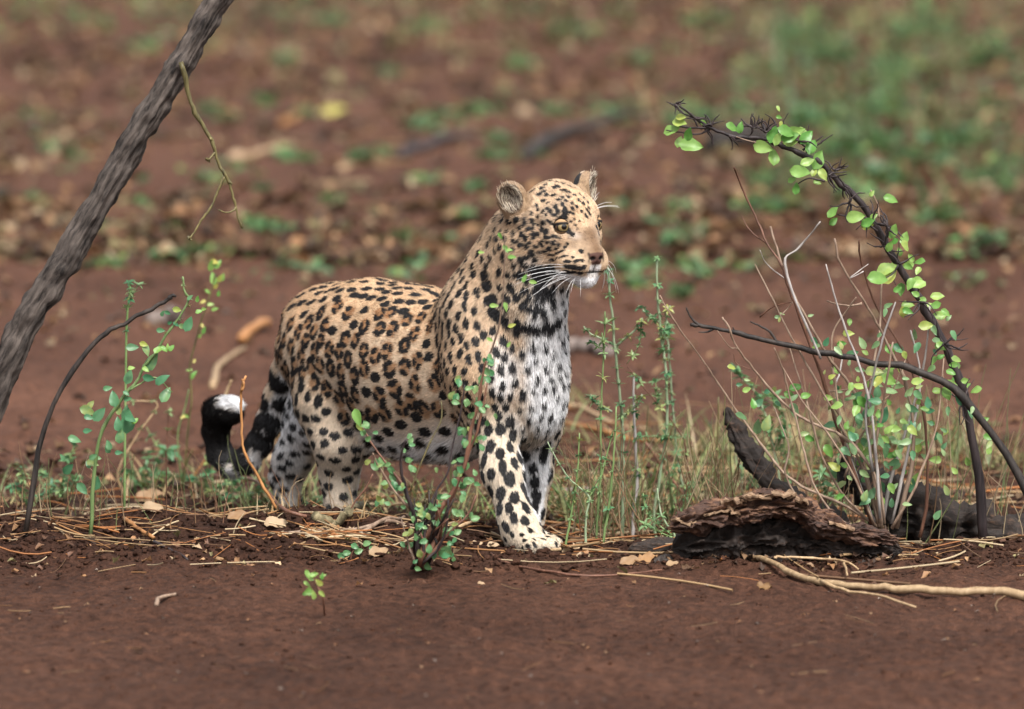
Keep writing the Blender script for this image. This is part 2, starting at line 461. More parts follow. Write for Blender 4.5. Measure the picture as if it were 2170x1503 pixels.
lo = np.array([-.72, -.12, -.10]); hi = np.array([.27, .93, .86])
V, Q = surface_nets(lo, hi, .005)
V = relax(V, Q, 2)
nr = vnormals(V, Q); V = V - nr * np.clip(sdf_pts(V), -.003, .003)[:, None]
nr = vnormals(V, Q)
# which part of the animal each point belongs to, how its coat lies, how long and how white it is
NV = len(V); wsum = np.zeros(NV); flow = np.zeros((NV, 3)); flen = np.zeros(NV); white = np.zeros(NV)
REG = {r: np.zeros(NV) for r in ('torso', 'neck', 'chest', 'leg', 'paw', 'tail', 'head')}
for p in PR:
    d = d_prim(p, V); wgt = np.exp(-np.clip(d, -.03, 1) / .011)
    wsum += wgt; flow += wgt[:, None] * p['flow']; flen += wgt * p['ln']
    white += wgt * sstep(p['w0'], p['w1'], nr @ p['wd'])
    REG[p['reg']] += wgt
flow /= wsum[:, None]; flen /= wsum; white /= wsum
for r in REG: REG[r] /= wsum
A_ = np.concatenate([V, flow, flen[:, None], white[:, None]] + [REG[r][:, None] for r in REG], 1)
A_, Q = cc_subdivide(A_, Q)
V, flow, flen, white = A_[:, :3].copy(), A_[:, 3:6].copy(), A_[:, 6].copy(), A_[:, 7].copy()
for k, r in enumerate(REG): REG[r] = A_[:, 8 + k].copy()
NV = len(V)
V = relax(V, Q, 2)
hi_ = np.nonzero(REG['head'] > .05)[0]
for _ in range(2):
    nr = vnormals(V, Q); V[hi_] -= nr[hi_] * np.clip(sdf_pts(V[hi_]), -.003, .003)[:, None]
V = relax(V, Q, 1, .3)
nr = vnormals(V, Q)
flow = flow - (flow * nr).sum(1)[:, None] * nr; flow /= np.linalg.norm(flow, axis=1, keepdims=True) + 1e-9
Lh = (V - EYE0) * 1000
hf, hl, hu = Lh @ FH, Lh @ LH, Lh @ UZ
head = REG['head']
PXv, PYv = proj(V); DEP = (V - CAM) @ FW
facing = ((CAM - V) * nr).sum(1) > 0
fvi = np.nonzero(facing)[0]
def surf(px, py, rad=5.0):
    d2 = (PXv[fvi] - px) ** 2 + (PYv[fvi] - py) ** 2
    c = fvi[d2 < rad * rad]
    if len(c) == 0: return None
    c = c[DEP[c] < DEP[c].min() + .02]
    return c[np.argmin((PXv[c] - px) ** 2 + (PYv[c] - py) ** 2)]

# ---- ears
ear_in = np.zeros(NV); ear = np.zeros(NV); ear_out = np.zeros(NV); ear_tip = np.zeros(NV)
for c, en, eu, ew, sg in EARS:
    v = V - c; r = np.sqrt(((v @ eu) / .056) ** 2 + ((v @ ew) / .046) ** 2 + ((v @ en) / .034) ** 2)
    e_ = sstep(1.12, .98, r) * (d_ell(V, c, (en, eu, ew), (.026, .051, .041)) < .003) * ((v @ eu) > -.034); ear = np.maximum(ear, e_)
    ii = d_ell(V, c + en * .019 + eu * .004, (en, eu, ew), (.024, .031, .024))
    ear_in = np.maximum(ear_in, e_ * sstep(.004, .0015, ii))
    ear_out = np.maximum(ear_out, e_ * sstep(.1, .5, -(nr @ en)) * sstep(-.03, -.01, v @ eu))
    ear_tip = np.maximum(ear_tip, e_ * sstep(.024, .036, v @ eu) * sstep(.1, .5, -(nr @ en)))

for c, en, eu, ew, sg in EARS:
    m_ = (ear > .3) & (((V - c) ** 2).sum(1) < .07 ** 2)
    flow[m_] = eu - (nr[m_] @ eu)[:, None] * nr[m_]; flow[m_] /= np.linalg.norm(flow[m_], axis=1, keepdims=True) + 1e-9
flen = np.where(ear > .3, .0035, flen)
# ---- coat colour
n1 = fbm(V[:, 0] * 14, V[:, 1] * 14, V[:, 2] * 14, 3, 3)
n2 = fbm(V[:, 0] * 90, V[:, 1] * 90, V[:, 2] * 90, 2, 8)
white = np.clip(white + .12 * n1 * (white > .05), 0, 1)
TAN_HI, TAN_LO = np.array([.55, .382, .238]), np.array([.63, .525, .41])
up = np.clip(.5 + .5 * nr[:, 2], 0, 1)
orange = np.clip(.15 + .95 * sstep(.35, .95, up) * (REG['torso'] > .3) + .55 * (REG['neck'] + REG['head']) - .35 * REG['leg'] + .2 * n1, 0, 1)
base = TAN_LO + (TAN_HI - TAN_LO) * orange[:, None]
base = base * (1 + (.14 + .08 * head) * n2)[:, None]
# head: pale chin, lips, throat and eye rims; brown bridge
hw = np.zeros(NV)
hw = np.maximum(hw, head * sstep(-97, -104, hu + .12 * (hf - 40)) )
hw = np.maximum(hw, head * sstep(-55, -80, hu) * sstep(-5, -60, hf) * sstep(.45, .0, nr[:, 2]))
hw = np.maximum(hw, head * np.maximum(gauss(hl, -30, 9), gauss(hl, 30, 9)) * gauss(hu, -19, 8) * (hf > 0) * .3)
hw = np.maximum(hw, head * sstep(52, 62, hf) * sstep(-76, -82, hu) * sstep(17, 11, np.abs(hl)) * .9)
brg = head * gauss(hl, 0, 24) * sstep(10, -14, hu) * sstep(0, 18, hf) * sstep(-70, -58, hu)
base = base + brg[:, None] * (np.array([.20, .122, .070]) - base)
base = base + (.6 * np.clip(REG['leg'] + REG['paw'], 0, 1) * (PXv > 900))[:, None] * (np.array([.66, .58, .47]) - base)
WHITE = np.array([.88, .88, .89])
white = np.maximum(white * (1 - head), hw)
# tail: greyish below, tip white on its upper curl
tb, tt = at(463, 880, .815), at(477, 846, .80)
tailtip = REG['tail'] * sstep(.042, .030, np.linalg.norm(V - at(490, 838, .785), axis=1) - .010 + .010 * n1 + .006 * n2)
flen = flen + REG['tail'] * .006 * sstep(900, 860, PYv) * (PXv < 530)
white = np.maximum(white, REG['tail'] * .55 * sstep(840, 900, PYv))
white = np.maximum(white, tailtip)
base = base + white[:, None] * (WHITE - base)
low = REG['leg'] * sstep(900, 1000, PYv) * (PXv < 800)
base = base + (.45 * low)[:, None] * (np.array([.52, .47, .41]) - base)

# ---- black marks
black = np.zeros(NV); inner = np.zeros(NV)
kd = kdtree.KDTree(NV)
for i in range(NV): kd.insert(V[i], i)
kd.balance()
edge_n = fbm(V[:, 0] * 160, V[:, 1] * 160, V[:, 2] * 160, 2, 77)
def blob(c, nrm, ax, a, b, arr, soft=.16, val=1.0, rough=.22):
    """an elliptical patch of coat: half-length a along ax, half-width b across it"""
    R = max(a, b) * 1.5
    ids = np.array([i for _, i, _ in kd.find_range(c, R)], int)
    if len(ids) == 0: return
    ids = ids[(nr[ids] @ nrm) > -.15]
    if len(ids) == 0: return
    v = V[ids] - c; bx = np.cross(nrm, ax)
    r = np.sqrt(((v @ ax) / a) ** 2 + ((v @ bx) / b) ** 2 + ((v @ nrm) / max(a, b)) ** 2 * .4) + rough * edge_n[ids]
    arr[ids] = np.maximum(arr[ids], val * sstep(1.16 + soft, 1.16 - soft, r))
RIGHT = np.array([1.0, 0, 0])
def mark(px, py, ln, wd, ang, arr=None, val=1.0, **kw):
    i = surf(px, py)
    if i is None: return
    n = nr[i]; t = math.radians(ang)
    d = RIGHT * math.cos(t) - UPV * math.sin(t); d = d - (d @ n) * n
    if np.linalg.norm(d) < .15: d = flow[i]
    # undo foreshortening gently along the axis
    st = min(1.6, 1.0 / max(.45, np.linalg.norm(d)))
    blob(V[i], n, unit(d), max(ln, wd * 0 + 3) * .5e-3 * st, wd * .5e-3, black if arr is None else arr, val=val, **kw)
def Zm(zx, zy, ln, wd, ang, **kw):     # measured on an enlargement of the head
    mark(900 + zx / 3.758, 320 + zy / 3.758, ln / 3.758 * 1.16, wd / 3.758 * 1.5, ang, **kw)
FACE = '''845 232 40 20 0;760 265 35 22 -20;818 277 35 30 60;890 258 35 15 0;965 270 30 20 0;770 305 30 20 20;868 287 30 18 -20;935 300 40 22 10;862 320 50 22 -20;797 330 35 12 30;958 325 30 18 -20;918 348 32 24 30;975 353 32 24 30;1030 352 35 24 20;1050 290 50 35 -30;1110 315 50 25 10;1070 390 35 18 30;950 395 35 20 0;1100 425 28 24 0;1048 443 38 24 -20;985 415 30 14 -40;975 460 30 20 -30;1008 480 32 28 90;1062 480 42 25 75;1120 500 84 30 82;1035 515 45 18 20;945 487 30 22 -30;968 508 26 18 -50;893 437 22 20 0;903 467 22 20 0;905 528 28 22 -70;858 553 34 26 -60;803 578 34 24 -70;798 537 22 18 0;855 497 26 20 0;880 587 26 18 -30;866 620 34 22 -50;905 592 30 14 90;945 578 32 26 0;935 622 45 20 90;828 620 36 22 -30;762 612 34 22 -50;712 650 40 20 90;776 655 40 28 -70;812 690 50 30 80;872 663 40 26 -10;910 663 30 22 45;873 695 32 24 0;745 710 30 24 -40;710 715 45 22 80;843 728 32 24 -20;767 743 45 24 -10;822 757 38 26 20;893 763 40 20 0;865 810 42 40 0;817 838 36 24 10;775 857 40 36 60;690 850 30 26 0;893 860 40 22 0;935 745 50 20 40;975 690 45 22 10;972 645 40 32 0;1025 680 30 20 0;980 728 30 18 0;1030 730 32 28 30;945 715 28 16 30;1000 775 32 26 0;1050 775 30 16 -20;965 797 36 16 0;920 807 24 18 0;1010 823 40 16 10;1060 688 20 14 0;1085 690 18 14 90;1075 745 26 18 -30;1120 770 24 18 -40;1140 745 20 14 0;1020 870 30 16 20;1050 857 20 12 0;1080 805 60 14 5;1100 837 60 12 0;800 900 70 28 20;760 990 90 40 -10;712 905 30 28 0;760 937 24 18 0;660 980 46 40 80;1140 882 55 17 0;1183 848 26 14 0;1205 878 36 19 0;1252 878 44 14 0;1190 925 135 25 0;1270 918 36 16 0;1200 970 150 18 -3;1300 962 24 12 0;1245 800 34 20 30;1128 600 64 26 60;1150 640 60 22 48;1178 668 40 22 45;1000 572 60 16 30;985 560 30 14 30;1060 652 90 9 -4;1100 545 60 18 20;1290 520 40 14 60;1310 500 40 14 60;1375 610 40 10 70;1385 640 30 10 70;1200 590 16 12 30;1215 620 14 10 30;1195 545 18 12 60;1180 460 30 18 70;1210 450 26 16 60;1150 330 34 18 30;1100 370 30 16 30;1130 400 28 16 30;1270 380 26 14 45;1000 925 80 34 -10;1160 490 20 16 0;1190 500 24 16 60;1170 560 20 14 90;1230 560 18 12 0;1250 480 26 16 60;1290 470 24 16 60;1180 420 24 16 20;1150 370 26 18 40;1195 355 28 16 40;1240 350 28 14 50;1230 395 26 14 45;1265 420 30 16 50;1300 410 26 14 50;1310 455 30 14 60;1160 280 30 18 20;1200 300 30 16 30;1005 240 30 16 0;1060 250 30 16 0;1100 260 28 14 10;1140 640 26 18 40;700 780 34 24 60;640 700 44 24 80;600 760 44 26 80;560 790 48 26 75;575 700 50 24 75;520 850 44 26 75;560 630 40 22 70;530 690 40 20 70;500 740 40 20 70;460 850 50 26 75;425 810 50 30 80;660 640 30 16 -40;600 640 36 18 -70'''
NECKM = '''895 945 110 60 0;940 1010 120 70 -10;920 1095 110 70 -20;990 1115 120 50 -30;840 1150 40 40 0;690 1085 60 50 40;735 1160 60 50 60;800 1105 50 50 60;780 1225 50 50 40;832 1247 50 40 90;895 1237 45 45 0;950 1265 60 36 70;963 1310 40 30 60;1020 1230 40 30 90;940 1180 40 30 90;575 1300 120 66 35;625 1340 80 60 40;740 1390 90 50 10;810 1395 90 45 -10;880 1405 90 50 20;950 1400 60 40 -10;1010 1390 70 50 -20;1060 1350 90 60 -60;530 1190 90 60 -30;500 1070 60 58 0;480 985 70 54 80;490 915 60 30 90;598 1085 45 35 80;640 1145 40 34 0;620 1220 40 34 0;385 915 50 36 -60;390 980 55 38 80'''
traced = []
for row in FACE.split(';'):
    a = [float(x) for x in row.split()]; Zm(*a); traced.append((900 + a[0] / 3.758, 320 + a[1] / 3.758, a[2] / 3.758))
for row in NECKM.split(';'):
    a = [float(x) for x in row.split()]; Zm(*a); traced.append((900 + a[0] / 3.758, 320 + a[1] / 3.758, a[2] / 3.758))

# spots and rosettes over the rest of the coat
order = rng.permutation(NV)[:60000]
order = order[(ear[order] < .2)]
TX = np.array(traced)
acc_p = np.zeros((6000, 3)); acc_r = np.zeros(6000); na = 0
seeds = []
topline = sstep(.55, .85, nr[:, 2]) * REG['torso']
spacing = .0340 * REG['torso'] + .0222 * REG['neck'] + .026 * REG['chest'] + .0275 * REG['leg'] + .017 * REG['paw'] + .046 * REG['tail'] + .0185 * REG['head']
spacing = spacing - topline * .007
spacing = spacing + .005 * REG['torso'] * sstep(700, 850, PYv)
for i in order:
    s = spacing[i] * (.9 + .2 * random.random())
    if head[i] + REG['neck'][i] > .4 and facing[i]:
        if ((TX[:, 0] - PXv[i]) ** 2 + (TX[:, 1] - PYv[i]) ** 2 < (TX[:, 2] * .5 + s * 620) ** 2).any(): continue
        if head[i] > .5 and PXv[i] > 1095: continue
    if na:
        d2 = ((acc_p[:na] - V[i]) ** 2).sum(1)
        if (d2 < (np.minimum(acc_r[:na], s) * 1.0) ** 2).any(): continue
    acc_p[na] = V[i]; acc_r[na] = s; na += 1; seeds.append(int(i))
for i in seeds:
    c, n, fl = V[i], nr[i], flow[i]
    s = spacing[i] * 1.18; side = np.cross(n, fl); dn_ = -UZ - (-UZ @ n) * n
    dn_ = unit(dn_) if np.linalg.norm(dn_) > .2 else fl
    R = {r: REG[r][i] for r in REG}; best = max(R, key=R.get)
    if best == 'torso' and topline[i] < .5:
        s = spacing[i] * 1.13
        if PYv[i] > 900 and nr[i][2] < -.2 or random.random() < .16:
            blob(c, n, fl, s * .33, s * .25, black); continue
        k = random.choice((3, 3, 4, 4, 5)); a0 = random.random() * 6.28; gap = random.randrange(k)
        blob(c, n, dn_, s * .46, s * .38, inner, soft=.25)
        for q in range(k):
            if k > 3 and q == gap and random.random() < .7: continue
            a = a0 + 6.283 * q / k + random.uniform(-.25, .25)
            rr = s * random.uniform(.27, .33)
            p = c + rr * (math.cos(a) * 1.12 * dn_ + math.sin(a) * .85 * np.cross(n, dn_))
            tan = -math.sin(a) * dn_ + math.cos(a) * np.cross(n, dn_)
            blob(p, n, unit(tan), s * random.uniform(.19, .30), s * random.uniform(.125, .165), black)
    elif best == 'torso':
        blob(c, n, fl, s * .40, s * .25, black)
    elif best == 'neck':
        a = random.uniform(-.5, .5); ax = unit(math.cos(a) * dn_ + math.sin(a) * np.cross(n, dn_))
        blob(c, n, ax, s * random.uniform(.30, .43), s * random.uniform(.22, .28), black)
        if random.random() < .3: blob(c + ax * s * .3 + side * s * .15, n, ax, s * .2, s * .16, black)
    elif best == 'chest':
        blob(c, n, fl, s * random.uniform(.2, .34), s * random.uniform(.16, .24), black, val=random.uniform(.6, 1))
    elif best == 'leg':
        ax = unit(np.cross(n, UZ)) if PYv[i] > 860 and PXv[i] < 800 else fl
        if PXv[i] < 800: s = s * .84
        blob(c, n, ax, s * random.uniform(.36, .48), s * random.uniform(.26, .33), black)
    elif best == 'tail':
        blob(c, n, side, s * .5, s * .36, black)
    elif best == 'paw':
        blob(c, n, fl, s * .3, s * .2, black)
    else:
        blob(c, n, fl, s * .32, s * .24, black)
# the tail's end is black below its white tip
tend = REG['tail'] * sstep(.105, .075, np.linalg.norm(V - at(462, 905, .82), axis=1)) * (1 - tailtip)
tlow = REG['tail'] * sstep(975, 1005, PYv) * .6
black = np.maximum(black * (1 - tailtip), np.maximum(tend, tlow * sstep(-.5, .3, n1)))
# ears: black back with pale tip
black = np.maximum(black * (1 - ear), .95 * ear_out * (1 - ear_tip))
# eye rims, tear line, lips, nose
eyeblk = np.zeros(NV); 
for c, sg in EYES:
    v = (V - c) * 1000; d = np.linalg.norm(v, axis=1); vl, vu, vf = v @ LH * sg, v @ UZ, v @ FH
    rim = sstep(4.2, 2.0, d - ER * 1000)
    liner = gauss(vu, -9 + .0 * vl, 4) * sstep(-10, -4, -vl) * sstep(-22, -16, vl) * 0
    tear = head * sstep(4.2, 2.0, np.abs(vl + 17 + .42 * (vu + 6)) ) * sstep(4, 0, vu) * sstep(-26, -20, vu) * sstep(-2, 6, vf)
    outer = head * sstep(3.2, 1.8, np.abs(vu - 4 - .30 * (vl - 14))) * sstep(10, 14, vl) * sstep(24, 19, vl) * (hf > -40)
    eyeblk = np.maximum(eyeblk, np.maximum(rim, np.maximum((.85 if sg > 0 else 0) * tear, .9 * outer)))
black = np.maximum(black, eyeblk)
mline = -98 + .10 * (hf - 40)
mouth = head * sstep(3.6, 1.6, np.abs(hu - mline)) * sstep(-30, -10, hf) * sstep(72, 60, hf) * (nr @ FH > -.75)
corner = head * gauss(hf, -8, 16) * gauss(hu, -96, 9) * (np.abs(hl) > 15)
black = np.maximum(black, np.maximum(.92 * mouth, sstep(.35, .7, corner)))
phil = head * sstep(1.8, .8, np.abs(hl)) * sstep(-72, -76, hu) * sstep(-100, -96, hu) * (hf > 50)
black = np.maximum(black, .8 * phil)
nose = head * sstep(57, 61, hf) * sstep(1.1, .9, np.abs(hl) / np.clip(20 + .42 * (hu + 56), 4, 20)) * sstep(-81, -78, hu) * sstep(-51, -54, hu + .12 * np.abs(hl))
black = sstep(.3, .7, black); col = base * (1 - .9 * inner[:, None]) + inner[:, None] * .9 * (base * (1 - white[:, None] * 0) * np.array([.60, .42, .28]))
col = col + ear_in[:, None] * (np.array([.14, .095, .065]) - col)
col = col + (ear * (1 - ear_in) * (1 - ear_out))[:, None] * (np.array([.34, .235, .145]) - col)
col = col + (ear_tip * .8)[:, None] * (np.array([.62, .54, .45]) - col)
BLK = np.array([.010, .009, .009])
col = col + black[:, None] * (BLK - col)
col = col + nose[:, None] * (np.array([.10, .052, .042]) - col)
nostril = np.zeros(NV)
for sg in (-1, 1):
    nostril = np.maximum(nostril, head * sstep(1.25, .8, np.sqrt(((hl - 10.5 * sg) / 6) ** 2 + ((hu + 66) / 4.2) ** 2)) * (hf > 58))
col = col + nostril[:, None] * (np.array([.006, .004, .004]) - col)
noserim = head * sstep(2.6, 1.0, np.abs(np.abs(hl) - 18)) * (hf > 52) * sstep(-76, -72, hu) * sstep(-50, -56, hu)
col = col + (.8 * noserim)[:, None] * (BLK - col)
dent = .0025 * mouth + .0035 * nostril + .0015 * phil
V = V - nr * dent[:, None]
nr = vnormals(V, Q)
bare = np.clip(nose + nostril + eyeblk * (np.min([np.linalg.norm(V - c, axis=1) for c, _ in EYES], axis=0) < ER + .003), 0, 1)
LEO_COL = col

leo = put('leopard', None, label='spotted leopard stepping forward with raised head, looking to the right', cat='leopard', loc=onground(-.2, .3))
bpy.context.view_layer.update()
def lchild(name, data, parent=None):
    o = put(name, data, parent=leo if parent is None else parent)
    if parent is None: o.matrix_parent_inverse = Matrix.Translation(-leo.location)
    return o

m_skin, t_, out_ = new_mat('leopard_coat')
at_ = N(t_, 'ShaderNodeAttribute', attribute_name='col')
dk = N(t_, 'ShaderNodeMix', data_type='RGBA', blend_type='MULTIPLY'); dk.inputs[0].default_value = 1; dk.inputs[7].default_value = (.9, .88, .86, 1)
bs_ = N(t_, 'ShaderNodeBsdfPrincipled', Roughness=.75); bs_.inputs['Specular IOR Level'].default_value = .25
t_.links.new(at_.outputs['Color'], dk.inputs[6]); t_.links.new(dk.outputs[2], bs_.inputs['Base Color']); t_.links.new(bs_.outputs[0], out_.inputs[0])
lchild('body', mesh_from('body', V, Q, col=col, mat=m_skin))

# ---- the coat itself: short guard hairs lying along the flow
def coat(nh):
    tri_a = np.linalg.norm(np.cross(V[Q[:, 2]] - V[Q[:, 0]], V[Q[:, 3]] - V[Q[:, 1]]), axis=1) * .5
    dens = 1 + 2.0 * head + .8 * REG['paw'] + .5 * REG['leg'] + .4 * REG['chest']
    wq = tri_a * dens[Q].mean(1) * (1 - np.clip(bare[Q].max(1) * 2, 0, 1))
    wq /= wq.sum()
    fi = rng.choice(len(Q), nh, p=wq)
    u, v = rng.random(nh), rng.random(nh)
    w4 = np.stack([(1 - u) * (1 - v), u * (1 - v), u * v, (1 - u) * v], 1)
    q = Q[fi]
    g = lambda A: (A[q] * (w4[..., None] if A.ndim == 2 else w4)).sum(1)
    P, Nn, Fl, Ln, Cc = g(V), g(nr), g(flow), g(flen), g(LEO_COL)
    Wh, Ei, Hd, Ch = g(white), g(ear_in), g(head), g(REG['chest'])
    Nn /= np.linalg.norm(Nn, axis=1, keepdims=True)
    Ln = Ln * (1 - .28 * (1 - Ch) * (1 - Hd)) * (.6 + 1.0 * rng.random(nh) ** 1.5) * (1.1 + .5 * Wh * (1 - Hd))
    tuft = np.stack([vnoise(P[:, 0] * 55, P[:, 1] * 55, P[:, 2] * 55, s) for s in (1, 2, 3)], 1)
    jit = rng.normal(0, 1, (nh, 3))
    D = Fl + .30 * tuft + .14 * jit
    D -= (D * Nn).sum(1)[:, None] * Nn
    D /= np.linalg.norm(D, axis=1, keepdims=True) + 1e-9
    # ear tufts lean out of the cup
    e = (Ei > .75) & (rng.random(nh) < .45)
    lift = .34 + .26 * rng.random(nh) + .16 * Ch
    pts = np.zeros((nh, 4, 3))
    if e.any():
        Ln[e] = .015 * (.5 + .8 * rng.random(e.sum())); lift[e] = .55
        Cc[e] = np.where(rng.random(e.sum())[:, None] < .6, np.array([.66, .58, .46]), np.array([.16, .11, .08])) * (.8 + .4 * rng.random((e.sum(), 1)))
    p = P - Nn * .0008
    for k in range(4):
        pts[:, k] = p
        a = lift * (1 - .28 * k)
        d = Nn * a[:, None] + D * (1 - .35 * a)[:, None] - UZ * (.10 * k * (Ln > .018))[:, None]
        d /= np.linalg.norm(d, axis=1, keepdims=True)
        p = p + d * (Ln / 3)[:, None]
    Cc = Cc * np.clip(1 + .20 * rng.normal(0, 1, (nh, 1)) + .16 * tuft[:, :1], .4, 1.6)
    rad = np.array([.00046, .00044, .00034, .00012])[None, :] * (.8 + .5 * rng.random((nh, 1)))
    cu = bpy.data.hair_curves.new('fur')
    cu.add_curves([4] * nh)
    cu.attributes['position'].data.foreach_set('vector', pts.astype(np.float32).ravel())
    ra = cu.attributes.get('radius') or cu.attributes.new('radius', 'FLOAT', 'POINT')
    ra.data.foreach_set('value', rad.astype(np.float32).ravel())
    ca = cu.attributes.new('hcol', 'FLOAT_COLOR', 'CURVE')
    ca.data.foreach_set('color', np.concatenate([Cc, np.ones((nh, 1))], 1).astype(np.float32).ravel())
    m, t, out = new_mat('fur')
    a = N(t, 'ShaderNodeAttribute', attribute_name='hcol')
    d1 = N(t, 'ShaderNodeBsdfDiffuse'); d2 = N(t, 'ShaderNodeBsdfTranslucent'); mx = N(t, 'ShaderNodeMixShader'); mx.inputs[0].default_value = .35
    gl = N(t, 'ShaderNodeBsdfGlossy', Roughness=.45); gl.inputs[0].default_value = (.9, .9, .95, 1); m2 = N(t, 'ShaderNodeMixShader'); m2.inputs[0].default_value = .045
    for d in (d1, d2): t.links.new(a.outputs['Color'], d.inputs[0])
    t.links.new(d1.outputs[0], mx.inputs[1]); t.links.new(d2.outputs[0], mx.inputs[2])
    t.links.new(mx.outputs[0], m2.inputs[1]); t.links.new(gl.outputs[0], m2.inputs[2]); t.links.new(m2.outputs[0], out.inputs[0])
    cu.materials.append(m)
    o = lchild('fur', cu)
coat(340000)

# ---- eyes
def uv_ball(rings=20, segs=28):
    Vv = [(0, 0, 1.0)]; Ff = []
    for i in range(1, rings):
        th = math.pi * i / rings
        for j in range(segs):
            a = 2 * math.pi * j / segs; Vv.append((math.sin(th) * math.cos(a), math.sin(th) * math.sin(a), math.cos(th)))
    Vv.append((0, 0, -1.0))
    for j in range(segs): Ff.append([0, 1 + j, 1 + (j + 1) % segs])
    for i in range(rings - 2):
        for j in range(segs):
            a, b = 1 + i * segs + j, 1 + i * segs + (j + 1) % segs; Ff.append([a, a + segs, b + segs, b])
    L0 = 1 + (rings - 2) * segs
    for j in range(segs): Ff.append([L0 + j, len(Vv) - 1, L0 + (j + 1) % segs])
    return np.array(Vv), Ff
bv, bf_ = uv_ball()
def eye_col(bv, part):
    ang = np.degrees(np.arccos(np.clip(bv[:, 2], -1, 1))); c = np.zeros((len(bv), 3))
    az = np.arctan2(bv[:, 1], bv[:, 0])
    c[:] = (.16, .10, .07)
    ir = ang < 58; c[ir] = np.array([.33, .235, .105]) * (1 + .25 * np.sin(az[ir] * 23))[:, None]
    c[(ang < 62) & (ang >= 50)] = (.05, .035, .02)
    c[ang < 20] = (.004, .004, .004)
    return c
m_eye, t_, out_ = new_mat('eye')
a_ = N(t_, 'ShaderNodeAttribute', attribute_name='col'); b_ = N(t_, 'ShaderNodeBsdfPrincipled', Roughness=.06)
b_.inputs['Coat Weight'].default_value = .6
t_.links.new(a_.outputs['Color'], b_.inputs['Base Color']); t_.links.new(b_.outputs[0], out_.inputs[0])
gaze = FH
bvh, bfh = uv_ball(36, 40)
for c, sg in EYES:
    g_ = unit(FH - (.34 if sg < 0 else -.06) * LH)
    R_ = Vector(g_).to_track_quat('Z', 'Y').to_matrix()
    W = (np.array(R_) @ (bvh * ER * .97).T).T + c
    eo = lchild('eye', mesh_from('eye', W, bfh, col=eye_col(bvh, 0), mat=m_eye))
    # lids: fleshy arcs closing the opening to an almond
    for top in (1, -1):
        pts = []
        ring = []
        rt = unit(np.cross(UZ, g_)); upx = unit(np.cross(g_, rt))
        Vv, Ff, cc = [], [], []
        nA, nB = 18, 6
        for i in range(nA + 1):
            a = math.pi * i / nA
            for j in range(nB + 1):
                s = j / nB
                open_ = (.36 if top > 0 else -.52)
                lat0 = math.asin(max(-1, min(1, open_ * (math.sin(a) ** .8)))) ; lat1 = top * 1.45
                lat = lat0 + (lat1 - lat0) * s
                lon = (a - math.pi / 2) * 1.06
                rr = ER * (1.075 + .04 * math.sin(min(1, s * 3) * math.pi / 2))
                d = g_ * math.cos(lat) * math.cos(lon) + rt * math.cos(lat) * math.sin(lon) + upx * math.sin(lat)
                Vv.append(c + d * rr)
                k = min(1, max(0, (s - (.20 if top > 0 else .12)) / .12)); cc.append(np.array([.012, .010, .010]) * (1 - k) + np.array([.42, .27, .15]) * k)
        for i in range(nA):
            for j in range(nB):
                a = i * (nB + 1) + j; f = [a, a + nB + 1, a + nB + 2, a + 1]; Ff.append(f)
        me = mesh_from('eyelid', Vv, Ff, col=np.array(cc), mat=m_skin)
        lchild('eyelid', me, eo)

# ---- whiskers
def tubes(polys, nsides=5):
    """joined round tubes; polys = [(points, radii)]"""
    VV, FF, k = [], [], 0
    for pts, rad in polys:
        pts = np.asarray(pts, float); n = len(pts)
        tg = np.gradient(pts, axis=0); tg /= np.linalg.norm(tg, axis=1, keepdims=True) + 1e-12
        ref = np.array([.31, .86, .4]) if abs(tg[0][1]) < .8 else np.array([.9, .1, .4])
        u = np.cross(tg, ref); u /= np.linalg.norm(u, axis=1, keepdims=True) + 1e-12; v = np.cross(tg, u)
        a = 2 * np.pi * np.arange(nsides) / nsides
        ring = pts[:, None] + np.asarray(rad, float)[:, None, None] * (np.cos(a)[None, :, None] * u[:, None] + np.sin(a)[None, :, None] * v[:, None])
        VV.append(ring.reshape(-1, 3))
        for i in range(n - 1):
            for j in range(nsides):
                FF.append([k + i * nsides + j, k + i * nsides + (j + 1) % nsides, k + (i + 1) * nsides + (j + 1) % nsides, k + (i + 1) * nsides + j])
        FF.append([k + (n - 1) * nsides + j for j in range(nsides)]); FF.append([k + j for j in range(nsides)][::-1])
        k += n * nsides
    return np.concatenate(VV), FF
def bez(a, b, c, n=9):
    t = np.linspace(0, 1, n)[:, None]; return (1 - t) ** 2 * a + 2 * t * (1 - t) * b + t * t * c
m_wh, t_, out_ = new_mat('whisker')
b_ = N(t_, 'ShaderNodeBsdfPrincipled', Roughness=.3); b_.inputs['Base Color'].default_value = (.9, .9, .9, 1); t_.links.new(b_.outputs[0], out_.inputs[0])
WH = [((1100, 905), (800, 950)), ((1110, 925), (745, 985)), ((1090, 945), (720, 1030)), ((1120, 960), (770, 1010)), ((1130, 965), (690, 1075)), ((1120, 985), (830, 1080)), ((1140, 990), (740, 1140)),
      ((1150, 1000), (830, 1175)), ((1130, 1000), (870, 1150)), ((1170, 1010), (1010, 1140)), ((1190, 1015), (1120, 1150)), ((1200, 1010), (1160, 1140)), ((1240, 1020), (1240, 1160)), ((1100, 960), (900, 1130))]
wpol = []
for (x0, y0), (x1, y1) in WH:
    i = surf(900 + x0 / 3.758, 320 + y0 / 3.758)
    if i is None: continue
    p0 = V[i]; p2 = at(900 + x1 / 3.758, 320 + y1 / 3.758, p0[1] - .03 - .03 * random.random())
    p1 = (p0 + p2) / 2 + np.array([0, -.012, .012])
    wpol.append((bez(p0, p1, p2), np.linspace(.00042, .00014, 9)))
